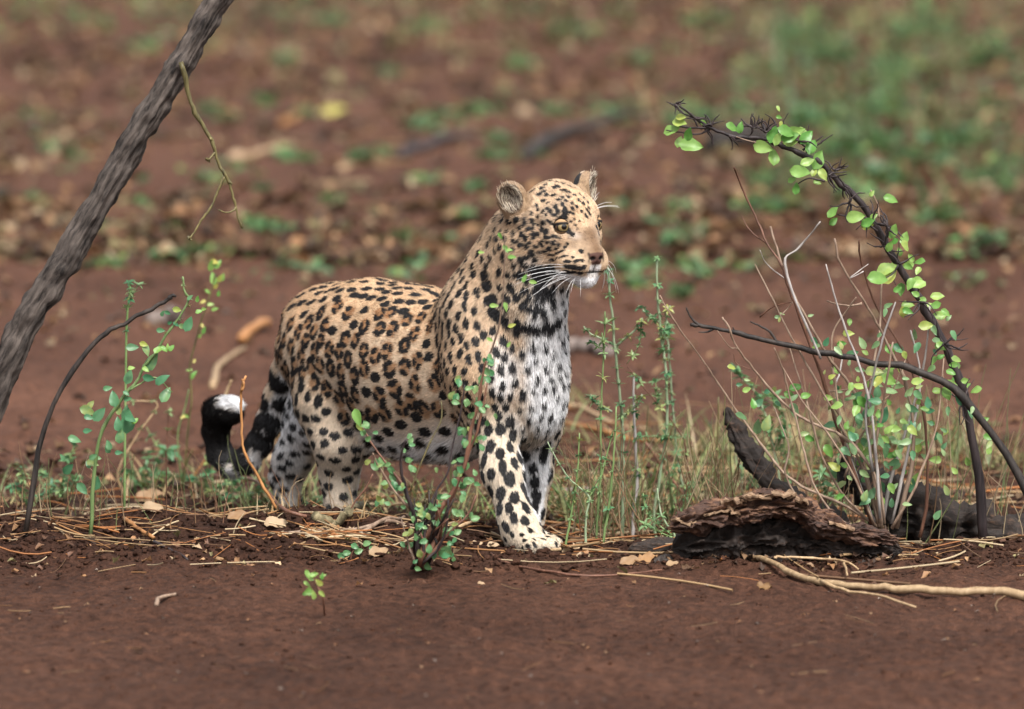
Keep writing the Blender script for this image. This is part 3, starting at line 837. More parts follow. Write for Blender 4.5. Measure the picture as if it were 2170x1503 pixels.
for (x0, y0), (x1, y1) in [((1405, 925), (1525, 1130)), ((1410, 915), (1480, 1090)), ((1400, 905), (1525, 970)), ((1415, 935), (1450, 1080)), ((1400, 930), (1500, 1010)), ((1395, 945), (1420, 1090)), ((1390, 950), (1410, 1120)), ((1400, 955), (1545, 1135))]:
    p0 = hd(50, 30, -72 - (y0 - 905) * .15); p2 = at(900 + x1 / 3.758, 320 + y1 / 3.758, p0[1] + .03)
    p1 = (p0 + p2) / 2 + np.array([.012, 0, .014]); wpol.append((bez(p0, p1, p2), np.linspace(.00045, .0002, 9)))
for (x0, y0), (x1, y1) in [((1335, 430), (1550, 450)), ((1340, 440), (1490, 410)), ((1330, 400), (1390, 330)), ((1345, 445), (1540, 440))]:
    p0 = hd(0, 34, 26); p2 = at(900 + x1 / 3.758, 320 + y1 / 3.758, p0[1] - .01); p1 = (p0 + p2) / 2 + np.array([0, 0, .012]); wpol.append((bez(p0, p1, p2), np.linspace(.0005, .0002, 9)))
wv, wf = tubes(wpol, 4)
for pts, rad in wpol:
    wv, wf = tubes([(pts, rad)], 4)
    lchild('whisker', mesh_from('whisker', wv, wf, mat=m_wh))
# ------------------------------------------------------------------ plant materials
def stem_mat(name, c1, c2, scale=60.0, rough=.6, bump=.35, stretch=.12, lean=0.0):
    m, t, out = new_mat(name); L = t.links
    tc = N(t, 'ShaderNodeTexCoord'); mp = N(t, 'ShaderNodeMapping'); mp.inputs['Scale'].default_value = (1, 1, stretch)
    rt = N(t, 'ShaderNodeMapping'); rt.inputs['Rotation'].default_value = (0, -lean, 0); L.new(tc.outputs['Object'], rt.inputs['Vector']); L.new(rt.outputs[0], mp.inputs['Vector'])
    n = N(t, 'ShaderNodeTexNoise', Scale=scale, Detail=5.0, Roughness=.65); L.new(mp.outputs[0], n.inputs['Vector'])
    r = N(t, 'ShaderNodeValToRGB'); e = r.color_ramp.elements
    e[0].position = .35; e[0].color = (*c1, 1); e[1].position = .66; e[1].color = (*c2, 1); L.new(n.outputs[0], r.inputs[0])
    oi = N(t, 'ShaderNodeObjectInfo'); hv = N(t, 'ShaderNodeHueSaturation'); mr = N(t, 'ShaderNodeMapRange'); mr.inputs[3].default_value = .8; mr.inputs[4].default_value = 1.2
    L.new(oi.outputs['Random'], mr.inputs[0]); L.new(mr.outputs[0], hv.inputs['Value']); L.new(r.outputs[0], hv.inputs['Color'])
    b = N(t, 'ShaderNodeBsdfPrincipled', Roughness=rough); b.inputs['Specular IOR Level'].default_value = .35
    L.new(hv.outputs[0], b.inputs['Base Color'])
    bp = N(t, 'ShaderNodeBump', Strength=bump, Distance=.003); L.new(n.outputs[0], bp.inputs['Height']); L.new(bp.outputs[0], b.inputs['Normal'])
    L.new(b.outputs[0], out.inputs[0]); return m

def leaf_mat(name, c1, c2, rough=.38, trans=.3, attr=False, wither=True):
    m, t, out = new_mat(name); L = t.links
    tc = N(t, 'ShaderNodeTexCoord'); n = N(t, 'ShaderNodeTexNoise', Scale=(60.0 if attr else 3.0), Detail=4.0); L.new(tc.outputs['Object'], n.inputs['Vector'])
    if attr:
        a = N(t, 'ShaderNodeAttribute', attribute_name='col'); colr = a.outputs['Color']
    else:
        oi = N(t, 'ShaderNodeObjectInfo'); ad = N(t, 'ShaderNodeMath', operation='MULTIPLY_ADD'); ad.inputs[1].default_value = .35; ad.inputs[2].default_value = -.17
        L.new(n.outputs[0], ad.inputs[0]); a2 = N(t, 'ShaderNodeMath', operation='ADD'); L.new(ad.outputs[0], a2.inputs[0]); L.new(oi.outputs['Random'], a2.inputs[1])
        mx = N(t, 'ShaderNodeValToRGB'); e = mx.color_ramp.elements; e[0].position = 0; e[0].color = (*c1, 1); e[1].position = .82; e[1].color = (*c2, 1)
        e = mx.color_ramp.elements.new(1.0); e.color = (.5 * c2[0] + .20, .5 * c2[1] + .15, .5 * c2[2] + .02, 1) if wither else (*c2, 1); L.new(a2.outputs[0], mx.inputs[0]); colr = mx.outputs[0]
    hv = N(t, 'ShaderNodeHueSaturation'); mr = N(t, 'ShaderNodeMapRange'); mr.inputs[3].default_value = .75; mr.inputs[4].default_value = 1.25
    L.new(n.outputs[0], mr.inputs[0]); L.new(mr.outputs[0], hv.inputs['Value']); L.new(colr, hv.inputs['Color'])
    b = N(t, 'ShaderNodeBsdfPrincipled', Roughness=rough); b.inputs['Specular IOR Level'].default_value = .4; L.new(hv.outputs[0], b.inputs['Base Color'])
    tr = N(t, 'ShaderNodeBsdfTranslucent'); L.new(hv.outputs[0], tr.inputs[0])
    ms = N(t, 'ShaderNodeMixShader'); ms.inputs[0].default_value = trans; L.new(b.outputs[0], ms.inputs[1]); L.new(tr.outputs[0], ms.inputs[2])
    bp = N(t, 'ShaderNodeBump', Strength=.25, Distance=.002); L.new(n.outputs[0], bp.inputs['Height']); L.new(bp.outputs[0], b.inputs['Normal'])
    L.new(ms.outputs[0], out.inputs[0]); return m

M = dict(
    bark=stem_mat('tree_bark', (.012, .009, .008), (.125, .100, .086), 75, .85, 1.0, .22, math.radians(32)),
    dark=stem_mat('dark_wood', (.012, .008, .009), (.060, .042, .042), 70, .55, .5),
    black=stem_mat('charred_wood', (.006, .005, .005), (.050, .038, .032), 60, .65, .8),
    tan=stem_mat('dry_stem', (.15, .095, .065), (.33, .235, .17), 80, .6),
    red=stem_mat('red_brown_stem', (.085, .036, .022), (.20, .095, .06), 80, .55),
    orange=stem_mat('orange_straw', (.22, .095, .03), (.42, .20, .075), 70, .5),
    straw=stem_mat('straw', (.26, .165, .085), (.48, .34, .20), 70, .6),
    green=stem_mat('green_stem', (.10, .17, .055), (.22, .30, .12), 80, .45),
    pale=stem_mat('pale_green_stem', (.17, .24, .13), (.32, .38, .25), 80, .5),
    white=stem_mat('whitish_stem', (.26, .23, .21), (.46, .42, .40), 80, .55),
    olive=stem_mat('olive_twig', (.05, .042, .016), (.19, .155, .06), 90, .5),
    lichen=stem_mat('lichen_bark', (.035, .03, .012), (.32, .26, .15), 55, .8, .9, .5),
    grey=stem_mat('weathered_wood', (.045, .034, .032), (.24, .19, .165), 40, .75, .9),
    l_bright=leaf_mat('bright_leaf', (.10, .27, .05), (.30, .45, .12)),
    l_blue=leaf_mat('blue_green_leaf', (.055, .18, .085), (.14, .29, .13)),
    l_round=leaf_mat('bush_leaf', (.06, .20, .08), (.19, .33, .13)),
    l_weed=leaf_mat('weed_leaf', (.12, .25, .11), (.27, .38, .17)),
    l_dry=leaf_mat('dry_leaf', (.27, .155, .075), (.44, .31, .19), .6, .2, wither=False),
    l_brown=leaf_mat('brown_leaf', (.16, .085, .03), (.36, .20, .09), .6, .2, wither=False),
    l_yellow=leaf_mat('yellow_leaf', (.42, .40, .08), (.52, .46, .14), .5, .3),
    l_attr=leaf_mat('litter_leaf', None, None, .6, .2, attr=True),
    g_attr=leaf_mat('green_litter', None, None, .45, .3, attr=True),
)

# ------------------------------------------------------------------ leaf shapes (length 1 along +Y, face up)
def leaf_shape(width=.55, fold=.25, curl=.3, tip=.55, nu=6, wav=0.0, seed=0, jag=0.0):
    r = np.random.default_rng(seed); VV = []; FF = []
    t = np.linspace(0, 1, nu + 1)
    for i, s in enumerate(t):
        w_ = width * .5 * (math.sin(math.pi * s ** tip) ** .8 if 0 < s < 1 else .02)
        if jag and 0 < s < 1: w_ *= 1 + jag * r.uniform(-1, 1)
        zc = -curl * s * s * .5
        for j, q in enumerate((-1, -.5, 0, .5, 1)):
            VV.append((w_ * q, s, zc + fold * w_ * abs(q) + wav * math.sin(s * 11 + q * 2.5 + seed) * .05 * abs(q) + (r.uniform(-1, 1) * jag * .12 if jag else 0)))
    for i in range(nu):
        for j in range(4):
            a = i * 5 + j; FF.append([a, a + 1, a + 6, a + 5])
    return np.array(VV), FF
def leaf_set(name, mat, **kw):
    return [mesh_from(name, *leaf_shape(seed=k, curl=c, **kw), mat=mat) for k, c in enumerate((.1, .35, .7, -.2))]
LS = dict(
    bright=leaf_set('bright_leaf', M['l_bright'], width=.62, fold=.3, tip=.75, wav=1),
    blue=leaf_set('blue_leaf', M['l_blue'], width=.58, fold=.25, tip=.7, wav=.6),
    weed=leaf_set('weed_leaf', M['l_weed'], width=.48, fold=.3, tip=.7, wav=.6),
    round=leaf_set('round_leaf', M['l_round'], width=.66, fold=.3, tip=.8, wav=1.2),
    sprig=leaf_set('sprig_leaf', M['l_bright'], width=.5, fold=.3, tip=.7),
    dry=leaf_set('dry_leaf', M['l_dry'], width=.55, fold=.35, tip=.7, wav=1.2, jag=.10, nu=9),
    brown=leaf_set('brown_leaf', M['l_brown'], width=.6, fold=.3, tip=.7, wav=3, jag=.3),
    yellow=leaf_set('yellow_leaf', M['l_yellow'], width=.5, fold=.3, tip=.7),
)
def whorl_shape(seed, n=7, w_=.42):
    r = np.random.default_rng(seed); VV, FF, k = [], [], 0
    for i in range(n):
        a = 2 * math.pi * i / n + r.uniform(-.3, .3); el = r.uniform(-.3, .9); sc = r.uniform(.55, 1.0)
        v, f = leaf_shape(w_, .3, r.uniform(.2, .9), .7, 3, seed=i)
        ca, sa, ce, se = math.cos(a), math.sin(a), math.cos(el), math.sin(el)
        v = v * sc * .5; y, z = v[:, 1] * ce - v[:, 2] * se, v[:, 1] * se + v[:, 2] * ce
        VV.append(np.stack([v[:, 0] * ca - y * sa, v[:, 0] * sa + y * ca, z + .04 * r.uniform(-1, 1)], 1)); FF += [[q + k for q in g] for g in f]; k += len(v)
    return np.concatenate(VV), FF
WHORL = [mesh_from('leaf_whorl', *whorl_shape(s), mat=M['l_weed']) for s in range(5)]
WHORLB = [mesh_from('leaf_whorl', *whorl_shape(s + 9, 6, .55), mat=M['l_blue']) for s in range(4)]

def crv(pts, n=None):
    """smooth curve through points"""
    P = np.asarray(pts, float)
    if len(P) < 3: return np.linspace(P[0], P[1], 5)
    Q = np.vstack([2 * P[0] - P[1], P, 2 * P[-1] - P[-2]]); out = []
    for i in range(1, len(Q) - 2):
        for t in np.linspace(0, 1, 5)[:-1]:
            out.append(.5 * ((2 * Q[i]) + (-Q[i - 1] + Q[i + 1]) * t + (2 * Q[i - 1] - 5 * Q[i] + 4 * Q[i + 1] - Q[i + 2]) * t * t + (-Q[i - 1] + 3 * Q[i] - 3 * Q[i + 1] + Q[i + 2]) * t ** 3))
    out.append(P[-1]); return np.array(out)

def log_mesh(name, pts, rads, mat, amp=.35, freq=14, seed=0, squash=1.0, nseg=90, nring=72, flake=.5):
    C_ = crv(pts); u = np.linspace(0, 1, len(C_)); U = np.linspace(0, 1, nseg)
    C_ = np.stack([np.interp(U, u, C_[:, k]) for k in range(3)], 1); R_ = np.interp(U, np.linspace(0, 1, len(rads)), rads)
    tg = np.gradient(C_, axis=0); tg /= np.linalg.norm(tg, axis=1, keepdims=True)
    s_ = np.cross(tg, UZ); s_ /= np.linalg.norm(s_, axis=1, keepdims=True); up_ = np.cross(s_, tg)
    a = np.linspace(0, 2 * np.pi, nring, endpoint=False)
    dirs = np.cos(a)[None, :, None] * s_[:, None] + np.sin(a)[None, :, None] * squash * up_[:, None]
    P = C_[:, None] + R_[:, None, None] * dirs
    cap = np.clip(np.minimum(U, 1 - U) / .06, 0, 1) ** .5
    q = P.reshape(-1, 3)
    along = (np.repeat(U, nring) * freq * .5)
    ridge = np.abs(fbm(along * .55, np.tile(np.cos(a) * 2.3, nseg), np.tile(np.sin(a) * 2.3, nseg), 5, seed))
    lump = fbm(q[:, 0] * freq, q[:, 1] * freq, q[:, 2] * freq, 4, seed + 5)
    crack = np.abs(fbm(along * 1.2, np.tile(np.cos(a) * 7, nseg), np.tile(np.sin(a) * 7, nseg), 3, seed + 9))
    shelf = np.floor((fbm(along * .35, np.tile(np.cos(a) * 3, nseg), np.tile(np.sin(a) * 3, nseg), 2, seed + 19)) * 4) / 4
    d = 1 + amp * (lump * .45 - ridge * .5 - .45 * np.clip(.25 - crack, 0, 1) + .22 * shelf)
    P = C_[:, None] + (R_ * cap)[:, None, None] * dirs * d.reshape(nseg, nring)[..., None]
    V_ = P.reshape(-1, 3); i = np.arange(nseg * nring).reshape(nseg, nring); j = np.roll(i, -1, 1)
    F_ = np.stack([i[:-1], i[1:], j[1:], j[:-1]], -1).reshape(-1, 4)
    return V_, F_
def pxl(pts, Y, dY=0.0):
    """a list of picture points at depth Y drifting by dY to the end"""
    n = max(1, len(pts) - 1)
    return [at(x, y, Y + dY * i / n) for i, (x, y) in enumerate(pts)]

class Plant:
    def __init__(s, name, label, cat, base, group=None):
        s.cnt = 0; s.base = np.asarray(base, float); s.root = put(name, None, label=label, cat=cat, group=group, loc=s.base)
    def stem(s, pts, r0, r1, mat='green', name='stem', sides=6, knob=.18, mesh=None, parent=None):
        s.cnt += 1; C_ = crv(pts); n = len(C_); u = np.linspace(0, 1, n)
        rad = r0 + (r1 - r0) * u
        if knob: rad = rad * (1 + knob * np.clip(vnoise(u * n * .55, u * 0 + s.cnt * 3.3, seed=4), -.6, 1.2)); C_ = C_ + (rng.normal(0, 1, C_.shape) * (rad * .22)[:, None])
        v, f = tubes([(C_ - s.base, rad)], sides)
        o = put(name, mesh_from(name, v, f, mat=M[mat]), parent=parent or s.root); s.last = o
        return C_
    def leaf(s, pos, d, nrm, size, kind='bright', name='leaf', ms=None):
        d = unit(d); nrm = np.asarray(nrm, float); nrm = nrm - (nrm @ d) * d
        nrm = unit(nrm) if np.linalg.norm(nrm) > 1e-4 else unit(np.cross(d, [.3, .5, .8])); x = np.cross(d, nrm)
        o = put(name, (ms or LS[kind])[random.randrange(len(ms or LS[kind]))], parent=s.root)
        m = Matrix(((x[0], d[0], nrm[0], 0), (x[1], d[1], nrm[1], 0), (x[2], d[2], nrm[2], 0), (0, 0, 0, 1)))
        p = np.asarray(pos) - s.base
        o.matrix_local = Matrix.Translation(p) @ m @ Matrix.Scale(size, 4)
        return o
    def pleaf(s, px, py, ln, ang, Y, kind='bright', tilt=None):
        """a leaf whose middle shows at a pixel, its length at an angle in the picture"""
        t = math.radians(ang); d = RIGHT * math.cos(t) - UPV * math.sin(t) + np.array([0, random.uniform(-.5, .3), 0])
        n_ = np.array([random.uniform(-.5, .5), -1.0, random.uniform(.1, .8)]) if tilt is None else tilt
        d = unit(d); size = ln * .001
        s.leaf(at(px, py, Y) - d * size * .5, d, n_, size, kind)
    def whorl(s, pos, size, blue=False, parent=None):
        ms = WHORLB if blue else WHORL
        o = put('leaf_whorl', ms[random.randrange(len(ms))], parent=parent or s.root, loc=np.asarray(pos) - s.base)
        o.rotation_euler = (random.uniform(-.5, .5), random.uniform(-.5, .5), random.uniform(0, 6.28)); k = size * random.uniform(.8, 1.2); o.scale = (k, k, k)
        return o

def basep(px, Y):
    """ground point at depth Y under picture column px"""
    z = 0.0; x = 0.0
    for _ in range(3):
        x = at(px, 1100, Y)[0]; 
    return onground(x, Y, -.006)

# ---- leaning tree with a hanging twig
b = basep(-70, .10)
tr = Plant('tree', 'grey barked tree trunk leaning in from the upper corner, a bare twig hanging from it', 'tree', b)
tp = [b] + pxl([(-45, 930), (40, 710), (150, 535), (262, 335), (341, 203), (422, 68), (500, -70), (570, -220)], .10)
tv_, tf_ = log_mesh('trunk', tp, [.042, .036, .034, .033, .031, .030, .029, .028, .027], None, .40, 30, 5, 1.0, 240, 90)
put('trunk', mesh_from('trunk', tv_ - b, tf_, mat=M['bark']), parent=tr.root)
tw = pxl([(384, 132), (400, 203), (420, 250), (447, 296), (457, 325), (468, 356), (485, 386), (492, 412), (500, 440), (505, 462), (513, 484)], .06)
tr.stem(tw, .0054, .0018, 'olive', 'twig', 8, .35); TW = tr.last
tr.stem(pxl([(476, 372), (463, 402), (449, 436), (430, 462), (415, 487), (402, 506)], .06, -.03), .0030, .0020, 'olive', 'twig', 6, .35)
tr.stem(pxl([(500, 439), (493, 447), (480, 451), (463, 445)], .06, -.02), .0022, .0016, 'olive', 'twig', 6, .3)
tr.stem(pxl([(456, 322), (449, 332), (441, 340)], .06, -.01), .0024, .0020, 'olive', 'twig', 6, .3)
for (x, y) in ((447, 296), (487, 387), (476, 371), (402, 506), (441, 340)):
    tr.stem(pxl([(x - 3, y - 3), (x + 1, y), (x + 4, y + 4)], .058), .0034, .0022, 'olive', 'bud', 6, .3, parent=TW)

# ---- arching thorn branch over the animal's path
b = basep(2085, .12)
th = Plant('thorn_bush', 'arching dark thorny branch with bright green leaves reaching in from the side', 'thorn bush', b)
main = [b] + pxl([(2068, 960), (2030, 800), (1975, 680), (1920, 592), (1885, 532), (1850, 470), (1815, 420), (1770, 380), (1740, 347), (1690, 322), (1650, 306), (1610, 293), (1560, 290), (1520, 278), (1490, 262), (1465, 243), (1440, 225)], .12, -.10)
mc = th.stem(main, .0105, .0022, 'dark', 'branch', 9, .2); TB = th.last
def spur(px, py, n, L, up=0.6, Y=.05):
    for k in range(n):
        a = random.uniform(.1, 3.0) if random.random() < up else random.uniform(3.3, 6.1)
        p = [(px, py)]; x, y = px, py
        for q in range(3):
            a += random.uniform(-.6, .6); x += L * .4 * math.cos(a); y -= L * .4 * math.sin(a); p.append((x, y))
        th.stem(pxl(p, Y + random.uniform(-.03, .03), random.uniform(-.02, .02)), .0026, .0009, 'dark', 'thorn', 5, .4, parent=TB)
for (x, y, n, L, up) in ((1432, 222, 5, 18, .7), (1462, 246, 4, 34, .4), (1490, 266, 4, 40, .4), (1508, 268, 3, 26, .9), (1545, 288, 3, 26, .2), (1595, 270, 9, 26, .8), (1622, 280, 8, 26, .9), (1645, 280, 5, 40, 1.0), (1695, 300, 6, 34, .8), (1726, 312, 3, 40, 1),
                         (1755, 372, 6, 34, .5), (1770, 362, 5, 26, 1), (1790, 395, 4, 24, .9), (1800, 430, 7, 36, .2), (1850, 465, 6, 36, .5), (1880, 480, 8, 36, .6), (1878, 520, 5, 36, .5), (1905, 560, 5, 40, .5), (1950, 640, 6, 40, .5), (2000, 730, 7, 46, .5), (2040, 850, 6, 44, .5)):
    spur(x, y, n, L, up)
th.stem(pxl([(1505, 272), (1470, 271), (1440, 268), (1425, 271)], .05), .0034, .0015, 'dark', 'twig', 6, .3)
th.stem(pxl([(1505, 274), (1480, 285), (1450, 282), (1412, 276)], .04), .0024, .0012, 'dark', 'twig', 6, .3)
th.stem(pxl([(1700, 318), (1725, 302), (1745, 288)], .05), .0026, .0010, 'dark', 'thorn', 6, .3)
th.stem(pxl([(1640, 296), (1615, 303), (1592, 300), (1560, 290)], .04), .0018, .0010, 'tan', 'thorn', 6, .3)
th.stem(pxl([(1748, 385), (1715, 378), (1690, 390)], .05), .0028, .0010, 'dark', 'twig', 6, .3)
th.stem(pxl([(1860, 490), (1820, 465), (1775, 455)], .04), .0030, .0012, 'dark', 'twig', 6, .3)
th.stem(pxl([(1862, 462), (1860, 435), (1845, 402)], .04), .0026, .0014, 'tan', 'twig', 6, .3)
LV = '350 175 70 0;340 220 100 20;275 275 110 -20;415 305 95 -80;335 365 80 -70;430 395 155 8;530 215 60 30;755 250 85 35;820 255 75 -85;1000 410 130 10;1080 310 115 -80;1125 345 95 -70;1190 285 120 10;1250 290 120 -10;1215 330 120 -10;1090 485 115 -80;1230 365 110 0;1350 330 115 -40;1390 400 115 -80;1440 510 135 -70;1355 530 95 -10;1300 610 135 10;1410 605 65 -60;1480 625 85 60;1265 740 75 -80;1235 670 60 -30;1435 690 50 0;1560 930 90 -50;1565 1000 70 -30;1740 965 125 -10;1840 1010 95 -10;1835 1035 85 -10;1885 960 55 -30;2040 1080 100 -80;2010 1200 75 -60;1990 1380 135 -20;1920 1450 140 -10;2010 1440 125 -40;2020 820 95 0;1870 780 45 -50;1125 100 40 60;1130 170 40 20;1145 225 40 80;1320 290 90 30;1160 290 100 40'
for r_ in LV.split(';'):
    x, y, l, a = [float(q) for q in r_.split()]
    th.pleaf(1350 + x / 3.758, 203 + y / 3.758, l / 3.758 * 1.3, a + random.uniform(-12, 12), .04 + random.uniform(-.03, .03), 'bright')
for k in range(46):
    t_k = random.randint(4, 22); p = mc[t_k]
    px_, py_ = proj(p); th.pleaf(px_ + random.uniform(-45, 45), py_ + random.uniform(-40, 40), random.uniform(20, 34), random.uniform(0, 360), p[1] + random.uniform(-.08, .08), 'bright')

# ---- dry stemmed bush on the right
b = basep(1868, .06)
db = Plant('dry_bush', 'tangle of thin tan stems with sparse green leaves beside the rotten log', 'bush', b)
Z6 = lambda zx, zy: (1500 + zx / 3.7575, 560 + zy / 3.7575)
DS = [
    ([(1555, 355), (1563, 375), (1582, 420), (1606, 470), (1625, 515), (1655, 560), (1668, 600), (1690, 660), (1712, 720), (1737, 785), (1757, 845), (1775, 905), (1800, 975), (1850, 1110)], .0034, .0016),
    ([(1632, 480), (1646, 525), (1665, 585), (1690, 640), (1735, 720), (1762, 765), (1800, 815), (1840, 900), (1862, 1020), (1868, 1120)], .0036, .0018),
    ([(1768, 505), (1782, 560), (1830, 637), (1865, 696), (1886, 741), (1925, 830), (1935, 960), (1900, 1120)], .0036, .0018),
    ([(1820, 510), (1826, 560), (1857, 650), (1894, 709), (1930, 780), (1960, 900), (1965, 1050), (1950, 1140)], .0030, .0014),
    ([(1868, 600), (1865, 688), (1854, 757), (1843, 826), (1845, 950), (1862, 1110)], .0028, .0014),
    ([(1530, 672), (1545, 695), (1561, 736), (1596, 781), (1633, 826), (1686, 877), (1729, 901), (1787, 925), (1850, 1000), (1866, 1110)], .0034, .0016),
    ([(1641, 738), (1660, 786), (1670, 829), (1690, 900), (1705, 960), (1730, 1040), (1790, 1110), (1850, 1125)], .0028, .0015),
    ([(1673, 735), (1691, 795), (1707, 842), (1718, 882), (1735, 950), (1780, 1040), (1855, 1118)], .0028, .0012),
    ([(1398, 626), (1420, 665), (1446, 706), (1494, 770), (1526, 820), (1580, 898), (1617, 946), (1670, 1010), (1730, 1045), (1800, 1075), (1860, 1118)], .0030, .0011),
    ([(1738, 470), (1710, 505), (1688, 530), (1664, 548), (1672, 600), (1700, 670), (1740, 760)], .0026, .0014),
    ([(1572, 458), (1590, 490), (1625, 517)], .0016, .0009), ([(1610, 530), (1625, 560), (1662, 590)], .0013, .0007),
    ([(1814, 630), (1790, 665), (1765, 705), (1764, 765), (1775, 850), (1790, 930)], .0024, .0012),
    ([(1753, 638), (1775, 645), (1805, 648), (1828, 643)], .0022, .0012),
    ([(1680, 640), (1640, 650), (1610, 672)], .0014, .0008), ([(1680, 640), (1668, 655), (1655, 668)], .0013, .0008),
    ([(1786, 752), (1780, 790), (1772, 825), (1790, 930), (1830, 1050), (1860, 1118)], .0026, .0016),
    ([(1893, 725), (1880, 800), (1868, 880), (1857, 950), (1875, 1110)], .0028, .0014),
    ([(1930, 700), (1950, 800), (1930, 930), (1890, 1110)], .0030, .0014), ([(2000, 760), (1985, 900), (1940, 1030), (1890, 1120)], .0030, .0014),
    ([(1520, 700), (1545, 735), (1562, 738)], .0012, .0007), ([(1555, 750), (1560, 770), (1590, 783)], .0010, .0006), ([(1840, 560), (1800, 590), (1830, 575)], .0012, .0008),
    ([(1880, 770), (1850, 800), (1800, 825), (1750, 830)], .0016, .0009), ([(1898, 830), (1840, 870), (1800, 920), (1778, 980)], .0022, .0012),
    ([(1640, 862), (1655, 900), (1672, 950), (1665, 1010), (1720, 1080), (1840, 1124)], .0024, .0012),
    ([(1700, 690), (1728, 760), (1752, 830), (1790, 900), (1830, 980), (1862, 1116)], .0030, .0014), ([(1750, 560), (1772, 640), (1800, 720), (1830, 800), (1850, 900), (1866, 1100)], .0030, .0014), ([(1600, 560), (1640, 640), (1680, 720), (1720, 790), (1770, 880), (1830, 1000), (1862, 1118)], .0028, .0012),
    ([(1898, 640), (1870, 720), (1850, 800), (1835, 880), (1850, 1000)], .0024, .0012), ([(1970, 650), (1960, 760), (1930, 880), (1890, 1010), (1870, 1110)], .0030, .0014), ([(1660, 780), (1700, 850), (1740, 900), (1800, 990), (1855, 1115)], .0022, .0010), ([(1920, 760), (1880, 850), (1820, 930), (1790, 1010)], .0020, .0010),
]
for i, (pp, r0, r1) in enumerate(DS):
    Yb = b[1] + random.uniform(-.07, .05)
    r0 *= 1.25; r1 *= 1.25
    db.stem([at(x, y, Yb + (.05 * math.sin(i * 2.1 + k * .7)) * (len(pp) - 1 - k) / len(pp)) for k, (x, y) in enumerate(pp)], r1, r0, random.choice(('tan', 'tan', 'tan', 'tan', 'red', 'white')), 'stem', 6, .3)
LZ = '560 420 60 -20;590 400 50 30;570 440 45 -80;850 610 70 50;870 655 90 -40;1065 635 75 10;1150 715 100 -30;1320 850 135 -5;1440 920 130 20;1450 680 100 40;1430 860 110 -30;700 980 105 -15;650 1045 95 30;690 1060 80 -50;780 1045 85 -10;690 1170 140 70;1040 1290 100 40;1120 1075 65 0;1230 1100 110 60;1290 1080 110 40;1260 1180 90 -70;1400 1200 130 -80;1460 1010 110 10;1340 950 100 20;960 1065 75 15;410 1100 95 -30;365 1110 85 -80;270 1210 105 15;470 1270 125 -70;400 1290 135 -70;190 820 70 20;310 920 50 10;310 1000 70 -30;250 960 50 0;480 1010 65 -20;560 1110 60 30;820 410 50 0;775 490 60 -80;690 270 40 0;930 860 40 -70;1195 915 50 -80;985 940 40 -70;830 680 60 -30;1050 1015 50 0;770 1350 80 -10;810 1390 80 20;1370 560 60 -30;1440 330 80 -30;1480 1400 90 30;1210 1220 80 60;1180 1050 80 30'
for r_ in LZ.split(';'):
    x, y, l, a = [float(q) for q in r_.split()]; px_, py_ = Z6(x, y)
    db.pleaf(px_, py_, l / 3.7575 * 1.1, a + random.uniform(-15, 15), b[1] + random.uniform(-.06, .04), random.choice(('weed', 'bright', 'weed', 'blue')))
for k in range(210):
    px_, py_ = random.gauss(1880, 95), random.gauss(890, 110)
    if px_ < 1740 or py_ < 640 or py_ > 1105: continue
    db.pleaf(px_, py_, random.uniform(15, 32), random.uniform(0, 360), b[1] + random.uniform(-.09, .09), random.choice(('weed', 'bright', 'blue')))

# ---- dead black branch caught in the bush
b = onground(1.16, .0, .004)
dd = Plant('dead_branch', 'bare blackish dead branch slanting through the dry bush', 'branch', b)
dd.stem([b] + pxl([(2130, 960), (2020, 825), (1930, 783), (1850, 768), (1760, 750), (1680, 734), (1600, 716), (1540, 701), (1490, 692), (1462, 688)], .02), .0095, .0036, 'black', 'branch', 9, .25)
dd.stem(pxl([(1482, 690), (1466, 676), (1458, 662), (1454, 652)], .02), .0030, .0015, 'black', 'twig', 6, .3)
dd.stem(pxl([(1648, 728), (1632, 704), (1612, 692), (1590, 682)], .02), .0034, .0018, 'black', 'twig', 6, .3)
dd.stem(pxl([(1515, 696), (1498, 704), (1480, 704)], .02), .0030, .0012, 'black', 'twig', 6, .3)
dd.stem(pxl([(1560, 706), (1556, 700), (1553, 694)], .02), .0026, .0012, 'black', 'twig', 6, .3)

# ---- pale green weeds between the animal and the bush
def weed(label, px, stems, nodes=14, size=.022, Y=None, blue=.3, base_py=None, name='weed', group='slender weeds standing beside the leopard'):
    bp_ = ghit(px, base_py) if base_py else basep(px, Y)
    bb = onground(bp_[0], bp_[1], -.004)
    P_ = Plant(name, label, 'weed', bb, group)
    for si, (pp, r0, r1, mt, nn) in enumerate(stems):
        pts = [at(x, y, bb[1] + .03 * math.sin(si * 1.9) * k / len(pp)) for k, (x, y) in enumerate(pp)]
        if si == 0: pts = [bb] + pts
        C_ = P_.stem(pts, r0, r1, mt, 'stem', 6, .15)
        for q in range(nn):
            i = int(len(C_) * (.25 if si == 0 else .12) + (q + random.random() * .6) * len(C_) * (.75 if si == 0 else .86) / max(1, nn)); i = min(len(C_) - 1, i)
            P_.whorl(C_[i], size * (1.9 if i > len(C_) - 4 else 1.6), random.random() < blue, P_.last)
    return P_
